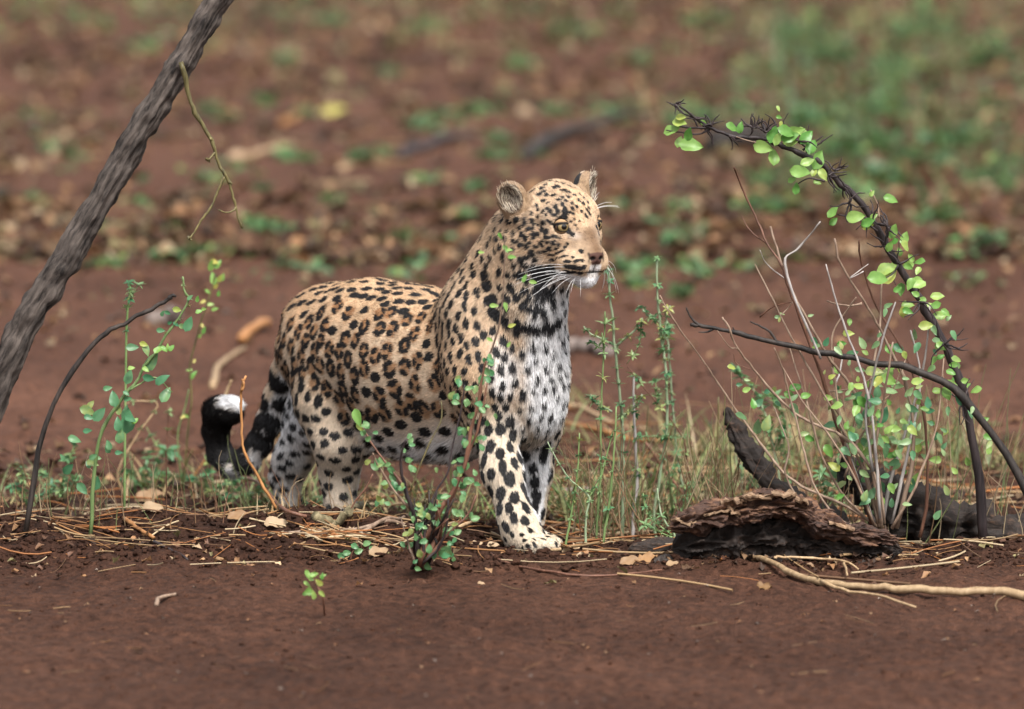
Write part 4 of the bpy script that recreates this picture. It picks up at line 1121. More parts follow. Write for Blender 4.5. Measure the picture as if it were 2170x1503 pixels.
weed('tall pale weed whose tip stands right under the leopard\'s nose', 1316, [
    ([(1319, 1061), (1320, 960), (1318, 884), (1313, 830), (1305, 760), (1298, 680), (1291, 610), (1287, 562)], .0042, .0024, 'pale', 12),
    ([(1305, 732), (1280, 720), (1249, 706), (1237, 692)], .0026, .0014, 'pale', 5), ([(1308, 732), (1329, 714), (1356, 690), (1361, 674)], .0026, .0016, 'pale', 5),
    ([(1318, 884), (1334, 873), (1353, 855), (1361, 836)], .0028, .0018, 'pale', 5), ([(1297, 873), (1275, 862), (1260, 852), (1252, 836)], .0026, .0016, 'pale', 6), ([(1358, 690), (1357, 715), (1350, 740), (1328, 772)], .0012, .0008, 'green', 4)], base_py=1152)
weed('whitish weed stem just right of the tallest pale weed', 1339, [([(1342, 1093), (1351, 1013), (1346, 930), (1343, 860), (1342, 796)], .0044, .0026, 'white', 8), ([(1346, 930), (1380, 925), (1440, 930)], .0014, .0010, 'green', 5)], base_py=1148)
weed('thin yellowish green weed in front of the small far log', 1262, [([(1264, 1126), (1272, 1013), (1273, 930), (1274, 849), (1278, 785), (1281, 716), (1282, 660)], .0028, .0016, 'green', 8), ([(1276, 705), (1277, 740), (1258, 728), (1240, 727)], .0014, .0008, 'green', 3)], base_py=1150)
weed('tall leafy-tipped weed, second highest of the pale weeds', 1392, [
    ([(1385, 1100), (1400, 1000), (1413, 900), (1413, 823), (1409, 764), (1403, 730), (1398, 679), (1393, 623), (1392, 548)], .0036, .0022, 'pale', 18), ([(1398, 684), (1385, 676), (1372, 668), (1353, 647)], .0022, .0013, 'pale', 5),
    ([(1404, 735), (1410, 700), (1413, 665), (1420, 648)], .0020, .0012, 'pale', 5)], base_py=1145)
weed('weed with brownish lower stem crossing behind the second highest weed', 1468, [([(1455, 1050), (1440, 1000), (1427, 876), (1421, 796), (1416, 730), (1412, 679)], .0030, .0020, 'pale', 13)], base_py=1110)
weed('slanting weed with a brown stem leaning towards the leopard', 1490, [([(1484, 1087), (1468, 1035), (1458, 990), (1449, 932), (1425, 895), (1393, 855), (1366, 823), (1329, 777)], .0030, .0014, 'red', 9), ([(1393, 855), (1392, 830), (1388, 805)], .0014, .0009, 'green', 4)], base_py=1122)
weed('straight yellowish stalk with tufts only at its foot', 1276, [([(1290, 1077), (1298, 997), (1303, 930), (1306, 862)], .0030, .0018, 'green', 3)], base_py=1168, size=.018)
weed('forked weed with its fork just right of the forward forepaw', 1240, [([(1241, 1120), (1243, 1086), (1249, 1054), (1228, 1034), (1206, 1014), (1180, 974), (1160, 937)], .0028, .0014, 'pale', 7), ([(1249, 1054), (1262, 1032), (1275, 1006), (1286, 964), (1299, 916)], .0020, .0012, 'green', 6)], base_py=1170, size=.018)
weed('upright thin weed close to the forepaw with dark nodes', 1196, [([(1209, 1099), (1218, 1046), (1225, 980), (1228, 918)], .0026, .0014, 'green', 6)], base_py=1166, size=.018)
weed('bare dark thin stalk standing alone before the log', 1508, [([(1514, 1013), (1520, 930), (1523, 842)], .0024, .0018, 'olive', 1)], base_py=1118, size=.012)
weed('pale green bent weed at the left end of the log', 1432, [([(1428, 1130), (1412, 1110), (1400, 1085), (1393, 1035)], .0030, .0016, 'pale', 4), ([(1425, 1135), (1395, 1112), (1370, 1085), (1364, 1045)], .0018, .0012, 'green', 6), ([(1428, 1140), (1390, 1125), (1360, 1108)], .0016, .0010, 'green', 5)], base_py=1160, size=.020)
weed('bushy green weed rising behind the top of the log', 1660, [([(1650, 1000), (1632, 920), (1622, 880), (1600, 830), (1575, 805), (1552, 782)], .0030, .0022, 'pale', 12), ([(1640, 960), (1665, 900), (1645, 860), (1632, 830)], .0026, .0016, 'green', 8), ([(1670, 1040), (1665, 960), (1655, 900)], .0022, .0014, 'green', 5)], base_py=1085, size=.034)
weed('small green weed growing over the right end of the log', 1800, [([(1780, 1050), (1775, 1000), (1782, 960)], .0020, .0014, 'green', 7), ([(1790, 1080), (1750, 1040), (1740, 990)], .0020, .0014, 'green', 7)], base_py=1120, size=.030)
weed('low green weed under the slanting brown weed', 1440, [([(1430, 1090), (1420, 1040), (1430, 990), (1438, 930)], .0018, .0012, 'green', 9), ([(1440, 1100), (1455, 1050), (1470, 1015)], .0016, .0010, 'green', 5)], base_py=1128, size=.022)
weed('short green weed among the dry grass behind the log', 1570, [([(1572, 1020), (1570, 985)], .0018, .0012, 'pale', 3), ([(1580, 1040), (1592, 1015), (1600, 1030)], .0018, .0012, 'green', 5)], base_py=1075, size=.022)
bb = ghit(1483, 1092); bb = onground(bb[0], bb[1])
P_ = Plant('dead_stalk', 'red brown dead stalk leaning left in front of the log', 'stalk', bb)
P_.stem([bb] + pxl([(1442, 1039), (1406, 993), (1368, 939)], bb[1] - .02), .0042, .0030, 'red', 'stem', 7, .25)
for k in range(5): P_.pleaf(1368 + random.uniform(-8, 6), 955 + k * 9, random.uniform(12, 18), random.uniform(-110, -60), bb[1] - .02, 'brown')

# ---- left hand plants
b = basep(190, -.02)
lp = Plant('leafy_weed', 'leaning weed with large rounded dew-wet leaves at the picture\'s left side', 'weed', b)
lc = lp.stem([b] + pxl([(205, 960), (228, 890), (267, 833), (291, 807), (307, 775), (329, 748), (352, 711), (374, 682), (400, 636), (391, 618), (387, 586)], b[1]), .0045, .0020, 'green', 'stem', 7, .2)
lp.stem(pxl([(275, 828), (300, 812), (330, 800), (365, 832)], b[1] - .01), .0020, .0010, 'green', 'stem', 6)
LL = '425 475 75 5;515 590 125 -75;70 775 105 -5;180 790 100 60;220 890 160 -70;275 790 90 -50;380 780 65 -60;320 785 65 20;40 1010 120 -75;300 1030 125 -40;335 1150 140 -60;30 1360 200 -85;90 1360 70 -50;200 1020 100 10;175 950 65 30;60 940 60 -20;295 640 70 10;350 500 55 30;310 505 55 -60;470 610 70 20;590 390 55 -80;600 490 60 -20;530 380 60 -40;420 590 60 30;370 580 50 -20;640 470 45 0;20 1140 60 30;350 780 60 -80;160 750 70 15'
for r_ in LL.split(';'):
    x, y, l, a = [float(q) for q in r_.split()]; big = l > 90
    lp.pleaf(262 + x / 3.758, 530 + y / 3.758, l / 3.758 * 1.05, a + random.uniform(-8, 8), b[1] + random.uniform(-.03, .01), 'blue' if big else random.choice(('blue', 'bright')))
for (x, y) in ((387, 592), (388, 604), (390, 615), (396, 626), (403, 634), (380, 676), (400, 648), (350, 705)): lp.whorl(at(x, y, b[1]), .017)
for k in range(26):
    q = random.randint(3, 12); px_, py_ = proj(lc[q]); lp.pleaf(px_ + random.uniform(-70, 50), py_ + random.uniform(-40, 50), random.uniform(18, 40), random.uniform(-120, 60), b[1] + random.uniform(-.05, .05), 'blue')
bb = onground(*ghit(388, 1040)[:2])
l2 = Plant('wilting_weed', 'thin tall weed with a drooping yellow green tip near the tail', 'weed', bb)
c2 = l2.stem([bb] + pxl([(394, 965), (399, 905), (406, 844), (402, 780), (411, 740), (422, 695), (435, 655), (446, 623), (457, 580)], bb[1] - .03), .0026, .0020, 'olive', 'stem', 7, .2)
l2.stem([bb] + pxl([(376, 929), (392, 865), (400, 825)], bb[1] - .02), .0018, .0015, 'green', 'stem', 6)
for (x, y, l, a) in ((447, 562, 30, -80), (462, 560, 26, -60), (455, 556, 24, 20), (452, 590, 32, -100), (466, 590, 22, -60), (472, 588, 20, -80), (458, 606, 18, -50), (440, 618, 16, 40), (463, 622, 16, -80), (446, 645, 18, 0), (455, 655, 18, -20), (430, 640, 16, 150), (432, 700, 20, -70), (424, 712, 14, -60), (408, 795, 26, -60), (401, 785, 16, 170), (412, 765, 12, -60), (428, 690, 14, 60), (395, 882, 16, 20), (388, 884, 16, 150)):
    l2.pleaf(x, y, l, a, bb[1] - .03, random.choice(('sprig', 'yellow', 'sprig')))
weed('dark stemmed small weed beside the thin wilting weed', 350, [([(352, 985), (354, 929), (358, 857)], .0020, .0014, 'red', 4), ([(352, 960), (330, 940), (310, 905)], .0014, .0009, 'green', 3)], base_py=1045, size=.022, group='small weeds at the left')
weed('tan forked weed stem at the photo\'s left edge', 262, [([(250, 1000), (286, 929), (334, 860), (300, 850), (268, 855)], .0026, .0014, 'straw', 5)], base_py=1060, size=.018, group='small weeds at the left')
weed('creeping green runner with rounded leaves on the left of the ridge', 250, [([(262, 1012), (298, 1009), (360, 1011), (407, 1016)], .0018, .0012, 'green', 8), ([(330, 1012), (340, 975), (362, 948)], .0014, .0010, 'green', 4), ([(350, 1012), (356, 1040)], .001, .001, 'green', 2)], base_py=1035, size=.036, blue=.8, group='small weeds at the left')
weed('faint green weed stem cut by the photo\'s left side above the stick', 262, [([(268, 700), (276, 620), (272, 600)], .003, .002, 'green', 6), ([(272, 640), (292, 605)], .0016, .001, 'green', 3)], Y=.35, size=.02, group='small weeds at the left')
b = onground(-1.03, -.05, .004)
bs2 = Plant('dead_stick', 'bare black stick pointing up right in front of the rounded leaf weed', 'stick', b)
bs2.stem([b] + pxl([(95, 900), (170, 765), (225, 706), (262, 687), (300, 665), (340, 645), (362, 631)], -.05), .0060, .0042, 'black', 'stick', 9, .25)
bs2.stem(pxl([(355, 634), (366, 626), (373, 629)], -.05), .0046, .0030, 'black', 'twig', 7, .4)

for px_, py_, h_, wh, where in ((300, 1050, 90, 7, 'under the rounded leaves'), (440, 1062, 80, 6, 'below the tail tip'), (480, 1075, 60, 6, 'at the foot of the tail'), (540, 1082, 70, 5, 'beside the orange stalk'), (640, 1085, 60, 5, 'between the hind paws'), (120, 1075, 130, 8, 'near the leaning trunk'), (60, 1090, 100, 7, 'at the far left of the ridge')):
    lean = random.uniform(-.3, .3)
    weed('low tangled green weed ' + where, px_, [([(px_ + lean * h_ * .5, py_ - h_ * .5), (px_ + lean * h_ + 6, py_ - h_)], .0016, .0010, 'green', wh), ([(px_, py_ - h_ * .2), (px_ - 24, py_ - h_ * .5), (px_ - 40, py_ - h_ * .6)], .0012, .0008, 'green', wh - 2), ([(px_, py_ - h_ * .15), (px_ + 30, py_ - h_ * .4), (px_ + 52, py_ - h_ * .45)], .0012, .0008, 'olive', wh - 2)], base_py=py_, size=.024, blue=.6, group='low weeds along the ridge')
# ---- dry orange stalks near the tail
def stalk(label, pts, base_py, r0, r1, mat, extra=(), name='dry_stalk', group='dry stalks near the tail', dY=0):
    bp_ = ghit(pts[0][0], base_py); bb = onground(bp_[0], bp_[1], -.003)
    P_ = Plant(name, label, 'stalk', bb, group)
    P_.stem([bb] + pxl(pts[1:], bb[1] + dY), r0, r1, mat, 'stem', 7, .22)
    for pp, a, c, m in extra: P_.stem(pxl(pp, bb[1] + dY - .005), a, c, m, 'blade', 5, .2)
    return P_
stalk('bright orange dry stalk bending up between tail and hind leg', [(596, 1095), (582, 1071), (553, 1021), (521, 967), (513, 933), (512, 870), (511, 829), (521, 797)], 1096, .0036, .0026, 'orange', [([(512, 829), (516, 815), (513, 803)], .0032, .0026, 'orange')])
stalk('orange dry stalk rising in front of the black tail tip', [(400, 1030), (415, 1002), (450, 950), (462, 903), (476, 839), (491, 805)], 1036, .0030, .0026, 'orange', [([(450, 950), (447, 940), (449, 928)], .0030, .0022, 'orange'), ([(476, 840), (484, 822), (490, 806)], .0042, .003, 'straw')])
stalk('thin green stalk in front of the tail', [(452, 1040), (450, 987), (464, 940), (473, 871)], 1045, .0018, .0012, 'green')
stalk('dry straw blade bent over beside the far hind leg', [(556, 1075), (555, 1016), (560, 967), (572, 952), (607, 886)], 1080, .0040, .0020, 'straw', [([(562, 962), (590, 925), (617, 890)], .003, .0012, 'straw'), ([(575, 948), (596, 930), (600, 950)], .002, .001, 'straw'), ([(568, 960), (574, 944)], .0034, .002, 'orange')])
stalk('long thin green stem lying slanted across the hind legs', [(478, 1062), (540, 1045), (604, 1034), (650, 1022), (686, 1014)], 1066, .0018, .0013, 'green')
stalk('reddish straw leaning beside the near hind paw', [(735, 1105), (748, 1070), (775, 1035), (790, 1005)], 1108, .0022, .0015, 'red')
# ------------------------------------------------------------------ out of focus bush in front
bb = onground(*ghit(892, 1212)[:2]); FY = bb[1] - .12
fbh = Plant('small_bush', 'small brown stemmed bush with little round leaves in front of the leopard\'s forelegs', 'bush', bb)
FS = [([(892, 1190), (900, 1155), (930, 1086), (965, 1032), (986, 975), (998, 915), (1012, 860), (1022, 800), (1030, 765)], .0075, .0022, 'red'),
      ([(888, 1185), (879, 1104), (858, 1035), (849, 984), (851, 960), (860, 930)], .0055, .0020, 'dark'), ([(858, 1030), (820, 985), (785, 935), (757, 885)], .0030, .0015, 'red'), ([(870, 1080), (835, 1040), (800, 985), (790, 960)], .0030, .0014, 'tan'),
      ([(900, 1190), (954, 1128), (990, 1092), (1010, 1050)], .0042, .0018, 'red'), ([(905, 1180), (940, 1110), (975, 1010), (993, 963), (1017, 894), (1034, 805)], .0055, .0018, 'red'),
      ([(895, 1190), (905, 1100), (925, 1040), (950, 1000), (960, 940), (975, 880), (985, 815)], .0035, .0014, 'dark'), ([(895, 1195), (930, 1160), (945, 1120), (950, 1060)], .004, .002, 'dark'), ([(880, 1195), (865, 1150), (850, 1100)], .003, .0015, 'tan'),
      ([(870, 1040), (893, 980), (915, 930), (935, 890), (935, 850)], .0020, .0012, 'olive'),
      ([(1030, 765), (1050, 720), (1062, 660), (1068, 590), (1070, 500)], .0020, .0010, 'tan')]
for pp, r0, r1, mt in FS: fbh.stem(([bb] if pp[0][1] > 1180 else []) + pxl(pp, FY, random.uniform(-.06, .06)), r0, r1, mt, 'stem', 7, .25)
FLV = [(1030, 774), (1041, 805), (972, 808), (957, 839), (996, 827), (1005, 822), (1024, 863), (1000, 884), (981, 915), (984, 942), (1024, 939), (1041, 889), (1036, 790), (1046, 760), (1020, 800), (1010, 850), (990, 860), (966, 850)]
FLV += [(600 + x / 3.338, 900 + y / 3.338) for x, y in ((620, 290), (660, 290), (700, 300), (740, 310), (890, 260), (910, 290), (880, 160), (900, 110), (770, 340), (740, 430), (760, 450), (720, 540), (690, 530), (830, 430), (820, 460), (930, 560), (960, 590), (1000, 620), (1070, 570), (1100, 540), (1090, 580), (950, 720), (900, 780), (1000, 730), (960, 780), (940, 1000), (1000, 1030), (970, 930), (1130, 900), (1180, 890), (930, 640), (1010, 680), (990, 760), (1050, 610), (1230, 260), (1270, 160), (1310, 110), (1290, 300), (1330, 640), (1240, 740), (1360, 90), (1280, 60), (560, 50), (620, 80), (580, 30), (860, 560), (870, 870), (1350, 400), (1260, 400), (1240, 420), (950, 830), (1080, 640), (1100, 680), (1140, 660))]
for k in range(16):  # short woody stems, their dark colours standing in for shadow massed at the base
    x0_ = 900 + random.gauss(0, 14); h_ = random.uniform(50, 150); fbh.stem([bb + np.array([random.gauss(0, .012), random.gauss(0, .012), 0])] + pxl([(x0_ + random.uniform(-5, 15), 1185 - h_ * .4), (x0_ + random.uniform(-25, 55), 1185 - h_)], FY, random.uniform(-.05, .05)), random.uniform(.0025, .005), .0015, random.choice(('dark', 'black', 'red')), 'stem', 6, .3)
for (x, y) in FLV:
    for k in range(2): fbh.pleaf(x + random.uniform(-10, 10), y + random.uniform(-10, 10), random.uniform(12, 22), random.uniform(0, 360), FY + random.uniform(-.06, .06), 'round')
for (x, y, l, a) in ((757, 885, 40, 75), (762, 905, 24, 60), (1085, 545, 20, 0), (1072, 528, 20, 60), (1080, 530, 14, 0), (1047, 648, 20, 0), (1072, 650, 20, 70), (1085, 690, 18, -20), (1112, 590, 20, -60), (1130, 598, 18, 10), (1060, 500, 16, 60), (1020, 535, 14, 0), (1038, 720, 16, 30), (1078, 730, 14, -60)):
    fbh.pleaf(x, y, l, a, FY + random.uniform(-.04, .04), 'sprig')
for k in range(46):
    t_ = random.random(); fbh.pleaf(random.gauss(915 + 60 * t_, 26), 1195 - 200 * t_, random.uniform(12, 21), random.uniform(0, 360), FY + random.uniform(-.08, .08), 'round')
bb = onground(*ghit(688, 1300)[:2])
sp = Plant('seedling', 'tiny bright green seedling on the bare earth in front', 'seedling', bb)
sp.stem([bb] + pxl([(684, 1268), (672, 1240), (662, 1222)], bb[1] - .05), .0022, .0014, 'red', 'stem', 6)
for k in range(16): sp.pleaf(665 + random.uniform(-16, 20), 1238 + random.uniform(-22, 26), random.uniform(12, 22), random.uniform(0, 360), bb[1] - .05 + random.uniform(-.03, .03), 'sprig')
bb = onground(*ghit(742, 1182)[:2])
sp = Plant('seedling', 'low seedling with round bluish leaves left of the small bush', 'seedling', bb)
sp.stem([bb] + pxl([(748, 1168), (760, 1155)], bb[1]), .0018, .001, 'red', 'stem', 6)
for (x, y) in ((735, 1172), (752, 1158), (724, 1178), (778, 1152), (790, 1165), (760, 1168)): sp.pleaf(x, y, 20, random.uniform(-30, 60), bb[1], 'round')

# ------------------------------------------------------------------ rotten wood
m_log, t_, out_ = new_mat('rotten_wood'); L_ = t_.links
tc_ = N(t_, 'ShaderNodeNewGeometry'); nA_ = N(t_, 'ShaderNodeTexNoise', Scale=16.0, Detail=8.0, Roughness=.7); nB_ = N(t_, 'ShaderNodeTexNoise', Scale=75.0, Detail=5.0, Roughness=.7)
mp_ = N(t_, 'ShaderNodeMapping'); mp_.inputs['Scale'].default_value = (.35, 1, 1.3); L_.new(tc_.outputs['Position'], mp_.inputs['Vector'])
for n_ in (nA_, nB_): L_.new(mp_.outputs[0], n_.inputs['Vector'])
r_ = N(t_, 'ShaderNodeValToRGB'); e_ = r_.color_ramp.elements
e_[0].position = .40; e_[0].color = (.006, .004, .003, 1); e_[1].position = .80; e_[1].color = (.22, .12, .07, 1)
k_ = r_.color_ramp.elements.new(.58); k_.color = (.022, .012, .008, 1)
ad_ = N(t_, 'ShaderNodeMath', operation='MULTIPLY_ADD'); ad_.inputs[1].default_value = .55; L_.new(nB_.outputs[0], ad_.inputs[0])
sc_ = N(t_, 'ShaderNodeMath', operation='MULTIPLY'); sc_.inputs[1].default_value = .5; L_.new(nA_.outputs[0], sc_.inputs[0]); L_.new(sc_.outputs[0], ad_.inputs[2]); L_.new(ad_.outputs[0], r_.inputs[0])
b_ = N(t_, 'ShaderNodeBsdfPrincipled', Roughness=.75); L_.new(r_.outputs[0], b_.inputs['Base Color'])
bp_ = N(t_, 'ShaderNodeBump', Strength=.9, Distance=.008); L_.new(ad_.outputs[0], bp_.inputs['Height']); L_.new(bp_.outputs[0], b_.inputs['Normal']); L_.new(b_.outputs[0], out_.inputs[0])

m_crust = m_log.copy(); m_crust.name = 'rotten_crust'
for n_ in m_crust.node_tree.nodes:
    if n_.type == 'VALTORGB':
        for e_, c_, p_ in zip(n_.color_ramp.elements, ((.009, .005, .0035, 1), (.060, .025, .014, 1), (.32, .165, .085, 1)), (.38, .54, .76)): e_.color = c_; e_.position = p_
LY = ghit(1640, 1200)[1] + .02
lbase = onground(at(1650, 1150, LY)[0], LY)
lg = put('rotten_log', None, label='crumbling dark rotten log lying in front of the dry bush', cat='log', loc=lbase)
v_, f_ = log_mesh('wood', [at(1424, 1162, LY + .02), at(1500, 1150, LY + .03), at(1590, 1142, LY + .05), at(1680, 1145, LY + .06), at(1770, 1156, LY + .06), at(1850, 1162, LY + .06), at(1915, 1166, LY + .06)], [.040, .052, .058, .056, .048, .038, .016], m_log, amp=1.0, freq=34, seed=3, squash=.95, nseg=150, nring=110)
put('wood', mesh_from('wood', v_ - lbase, f_, mat=m_log), parent=lg)
cv_, cf_ = log_mesh('bark_crust', [at(1418, 1120, LY - .02), at(1480, 1100, LY - .015), at(1560, 1082, LY), at(1640, 1074, LY + .01), at(1700, 1084, LY + .02), at(1760, 1118, LY + .02), at(1830, 1130, LY + .03), at(1900, 1146, LY + .04)], [.030, .044, .054, .056, .050, .042, .038, .018], m_log, amp=1.1, freq=30, seed=8, squash=.62, nseg=170, nring=90)
put('bark_crust', mesh_from('bark_crust', cv_ - lbase, cf_, mat=m_crust), parent=lg)
fr = []; frf = []
for k in range(260):
    i_ = random.randrange(len(cv_)); p_ = cv_[i_]
    if p_[2] < lbase[2] + .03: continue
    v0, f0 = log_mesh('chip', [p_ - RIGHT * .010, p_, p_ + RIGHT * .010 + UZ * random.uniform(-.004, .004)], [.002, random.uniform(.003, .007), .002], None, .8, 60, k, .6, 5, 6)
    fr.append(v0 - lbase); frf.append(f0 + 30 * len(frf))
put('wood_fragments', mesh_from('wood_fragments', np.concatenate(fr), np.concatenate(frf), mat=m_crust, smooth=False), parent=lg, kind='stuff')
def plate(pts, seed, th=.004):
    """a warped flake of bark: outline points at picture places"""
    c = np.mean(pts, 0); r = np.random.default_rng(seed); n = len(pts) * 3
    P = np.asarray(pts); P = np.array([P[int(k / 3) % len(P)] * (1 - (k % 3) / 3) + P[(int(k / 3) + 1) % len(P)] * ((k % 3) / 3) for k in range(n)])
    P = P + r.normal(0, .0035, P.shape); inn = c + (P - c) * .55 + r.normal(0, .003, P.shape)
    top = np.vstack([P, inn, c[None] + r.normal(0, .003, (1, 3))]); V_ = np.vstack([top, top - UZ * th]); m = len(top); F_ = []
    for i in range(n):
        j = (i + 1) % n
        F_ += [[i, j, n + j, n + i], [n + i, n + j, 2 * n], [m + j, m + i, m + n + i, m + n + j], [m + n + j, m + n + i, m + 2 * n], [j, i, m + i, m + j]]
    return V_, F_
M['flake'] = stem_mat('bark_flake', (.10, .055, .03), (.40, .265, .165), 34, .7, .8, .6)
for k, (x0, x1, y, tilt) in enumerate(((1424, 1482, 1106, 4), (1492, 1560, 1081, -8), (1525, 1582, 1062, -3), (1572, 1640, 1050, -2), (1632, 1690, 1046, 3), (1690, 1716, 1060, 8), (1540, 1568, 1082, 10), (1755, 1812, 1112, 6))):
    xm = (x0 + x1) / 2; hw_ = (x1 - x0) / 2; Yc = LY - .012 + .03 * (x0 - 1430) / 400
    pts = [at(xm + hw_ * math.cos(a), y + tilt * math.cos(a) - 2 * math.sin(a), Yc - .030 * math.sin(a + 3.14) - .02) for a in np.linspace(0, 2 * math.pi, 9)[:-1]]
    v_, f_ = plate(pts, k)
    put('bark_flake', mesh_from('bark_flake', v_ - lbase, f_, mat=M['flake'], smooth=False), parent=lg)

def log_thing(name, label, pts, rads, mat, amp, freq, seed, cat='log', group=None, squash=1.0):
    base = pts[0].copy(); base[2] = float(ground_big(np.array([base[0]]), np.array([base[1]]))[0])
    v_, f_ = log_mesh(name, pts, rads, mat, amp, freq, seed, squash, 60, 40)
    return put(name, mesh_from(name, v_ - base, f_, mat=mat), label=label, cat=cat, group=group, loc=base)
log_thing('charred_log', 'blackened log behind the dry bush, sloping down to the rotten log', [at(1770, 975, .42), at(1850, 1035, .36), at(1930, 1085, .30), at(2060, 1120, .26), at(2230, 1150, .22)], [.030, .050, .062, .06, .05], m_log, 1.05, 34, 11)
log_thing('charred_branch', 'dark charred branch stump rising behind the top of the rotten log', [at(1540, 862, .34), at(1556, 905, .33), at(1590, 965, .30), at(1640, 1030, .26), at(1720, 1090, .22), at(1800, 1120, .2)], [.010, .018, .023, .026, .028, .03], m_log, .95, 44, 12)
log_thing('wood_chunk', 'small dark chunk of wood at the left end of the rotten log', [at(1330, 1168, -.05), at(1370, 1160, -.05), at(1420, 1160, -.04), at(1460, 1168, -.03)], [.008, .022, .024, .012], m_log, .5, 25, 13)
log_thing('wood_chunk', 'rounded dark wood piece just below the left end of the rotten log', [at(1385, 1194, -.2), at(1410, 1188, -.2), at(1440, 1192, -.2)], [.008, .016, .010], M['black'], .3, 25, 14)

# ------------------------------------------------------------------ fallen sticks
def stick(label, pts, r0, r1, mat, name='twig', lift=.004, sides=8, knob=.22, twigs=(), group='fallen sticks on the ridge', cat='twig'):
    """a stick lying on the earth; each picture point is dropped onto the ground"""
    W = []
    for (x, y) in pts:
        g = ghit(x, y); W.append(onground(g[0], g[1], lift + max(r0, r1) * .7))
    W = np.array(W); base = W[0].copy()
    P_ = Plant(name, label, cat, base, group)
    # keep it straight-ish: smooth heights
    W[:, 2] = np.maximum(W[:, 2], np.linspace(W[0, 2], W[-1, 2], len(W)))
    P_.stem(W, r0, r1, mat, 'wood', sides, knob)
    for pp, a, c in twigs:
        P_.stem([onground(*ghit(x, y)[:2], lift + .006) for x, y in pp], a, c, mat, 'side_twig', 6, knob)
    return P_
stick('long tan fallen branch below the rotten log', [(1585, 1194), (1630, 1210), (1680, 1225), (1740, 1240), (1820, 1250), (1898, 1258), (2010, 1268), (2130, 1275), (2250, 1290)], .0055, .0095, 'straw', 'fallen_branch', twigs=[([(1740, 1243), (1800, 1262), (1860, 1276), (1940, 1300)], .004, .002)], cat='branch')
stick('thin dark brown stick lying aslant below the tail', [(423, 1022), (483, 1050), (547, 1084), (599, 1107), (651, 1128)], .0034, .0045, 'red', lift=.014)
stick('short lichen covered stick at the near hind paw', [(668, 1124), (708, 1115), (745, 1098), (766, 1087)], .011, .0085, 'lichen', lift=.006, sides=10)
stick('long pale twig lying level under the near hind paw', [(600, 1136), (680, 1133), (750, 1129), (820, 1122), (879, 1116)], .0032, .0045, 'tan', twigs=[([(762, 1140), (816, 1122), (849, 1105), (888, 1100)], .005, .003)])
stick('orange brown straw on the ridge left of the small bush', [(556, 1146), (620, 1143), (690, 1142), (750, 1138)], .0035, .0025, 'orange')
stick('tan twig lying across the toes of the forward forepaw', [(971, 1112), (1049, 1140), (1109, 1164), (1187, 1180)], .0040, .0034, 'straw', lift=.008)
stick('curved dark twig on the earth in front of the forepaw', [(1040, 1180), (1079, 1206), (1154, 1225), (1250, 1228), (1345, 1222), (1430, 1210)], .0030, .0024, 'red', lift=.001)
stick('thick orange straw at the left end of the ridge', [(262, 1112), (290, 1126), (325, 1142)], .0050, .0040, 'orange')
stick('pale bent twig at the lower left of the bare earth', [(332, 1292), (336, 1275), (355, 1268), (372, 1264)], .0045, .0028, 'tan', lift=.001)
stick('short broken tan twig beside the small bush', [(972, 1144), (1000, 1134), (1004, 1128)], .0040, .0030, 'straw')
stick('dark twig lying on the bare earth at lower left', [(325, 1167), (360, 1178), (400, 1190)], .0035, .0025, 'dark', lift=.0)
stick('thin crooked straw under the fallen branch end', [(1640, 1205), (1660, 1203), (1740, 1200), (1790, 1208), (1820, 1215)], .0030, .0022, 'straw', lift=.012, twigs=[([(1788, 1205), (1796, 1235)], .003, .002)])

# sticks on the far ground
def far_stick(label, pts, r0, r1, mat, **kw): return stick(label, pts, r0, r1, mat, name='fallen_branch', group='fallen branches on the far ground', cat='branch', lift=.0, **kw)
far_stick('short dark log piece lying behind the leopard\'s chest', [(1185, 752), (1225, 752), (1260, 754), (1298, 758)], .024, .016, 'grey')
far_stick('short dark log piece behind the black stick at left', [(318, 690), (345, 688), (378, 690)], .024, .018, 'grey')
far_stick('orange bark strip on the bare earth left of the rump', [(512, 732), (538, 712), (568, 692)], .014, .012, 'orange')
far_stick('pale dry stalk on the earth above the tail', [(452, 830), (462, 790), (482, 768), (520, 740)], .010, .005, 'straw')
far_stick('long dark fallen branch beyond the leopard\'s head', [(1115, 345), (1170, 312), (1230, 292), (1310, 268), (1380, 262)], .026, .012, 'black')
far_stick('dark fallen branch beyond the leopard\'s back', [(850, 345), (900, 325), (960, 300), (1010, 290)], .022, .010, 'dark')
far_stick('dark log half hidden under the thorn branch', [(1500, 330), (1540, 322), (1590, 318), (1640, 318)], .05, .04, 'black')
far_stick('tan fallen branch in the litter behind the hanging twig', [(520, 340), (570, 322), (620, 312)], .012, .008, 'straw')
far_stick('tan fallen branch in the litter right of the hanging twig', [(600, 270), (640, 245), (660, 225)], .014, .01, 'orange')
far_stick('brown branch in the straw behind the weeds', [(1190, 905), (1260, 925), (1330, 935), (1450, 940)], .007, .005, 'orange')
far_stick('dry pale branch lying behind the weeds', [(1200, 870), (1240, 880), (1300, 905), (1380, 915)], .007, .005, 'straw')
far_stick('brown branch lying on the earth at the forepaw side', [(1180, 1046), (1240, 1050), (1300, 1062), (1400, 1050)], .009, .006, 'grey')

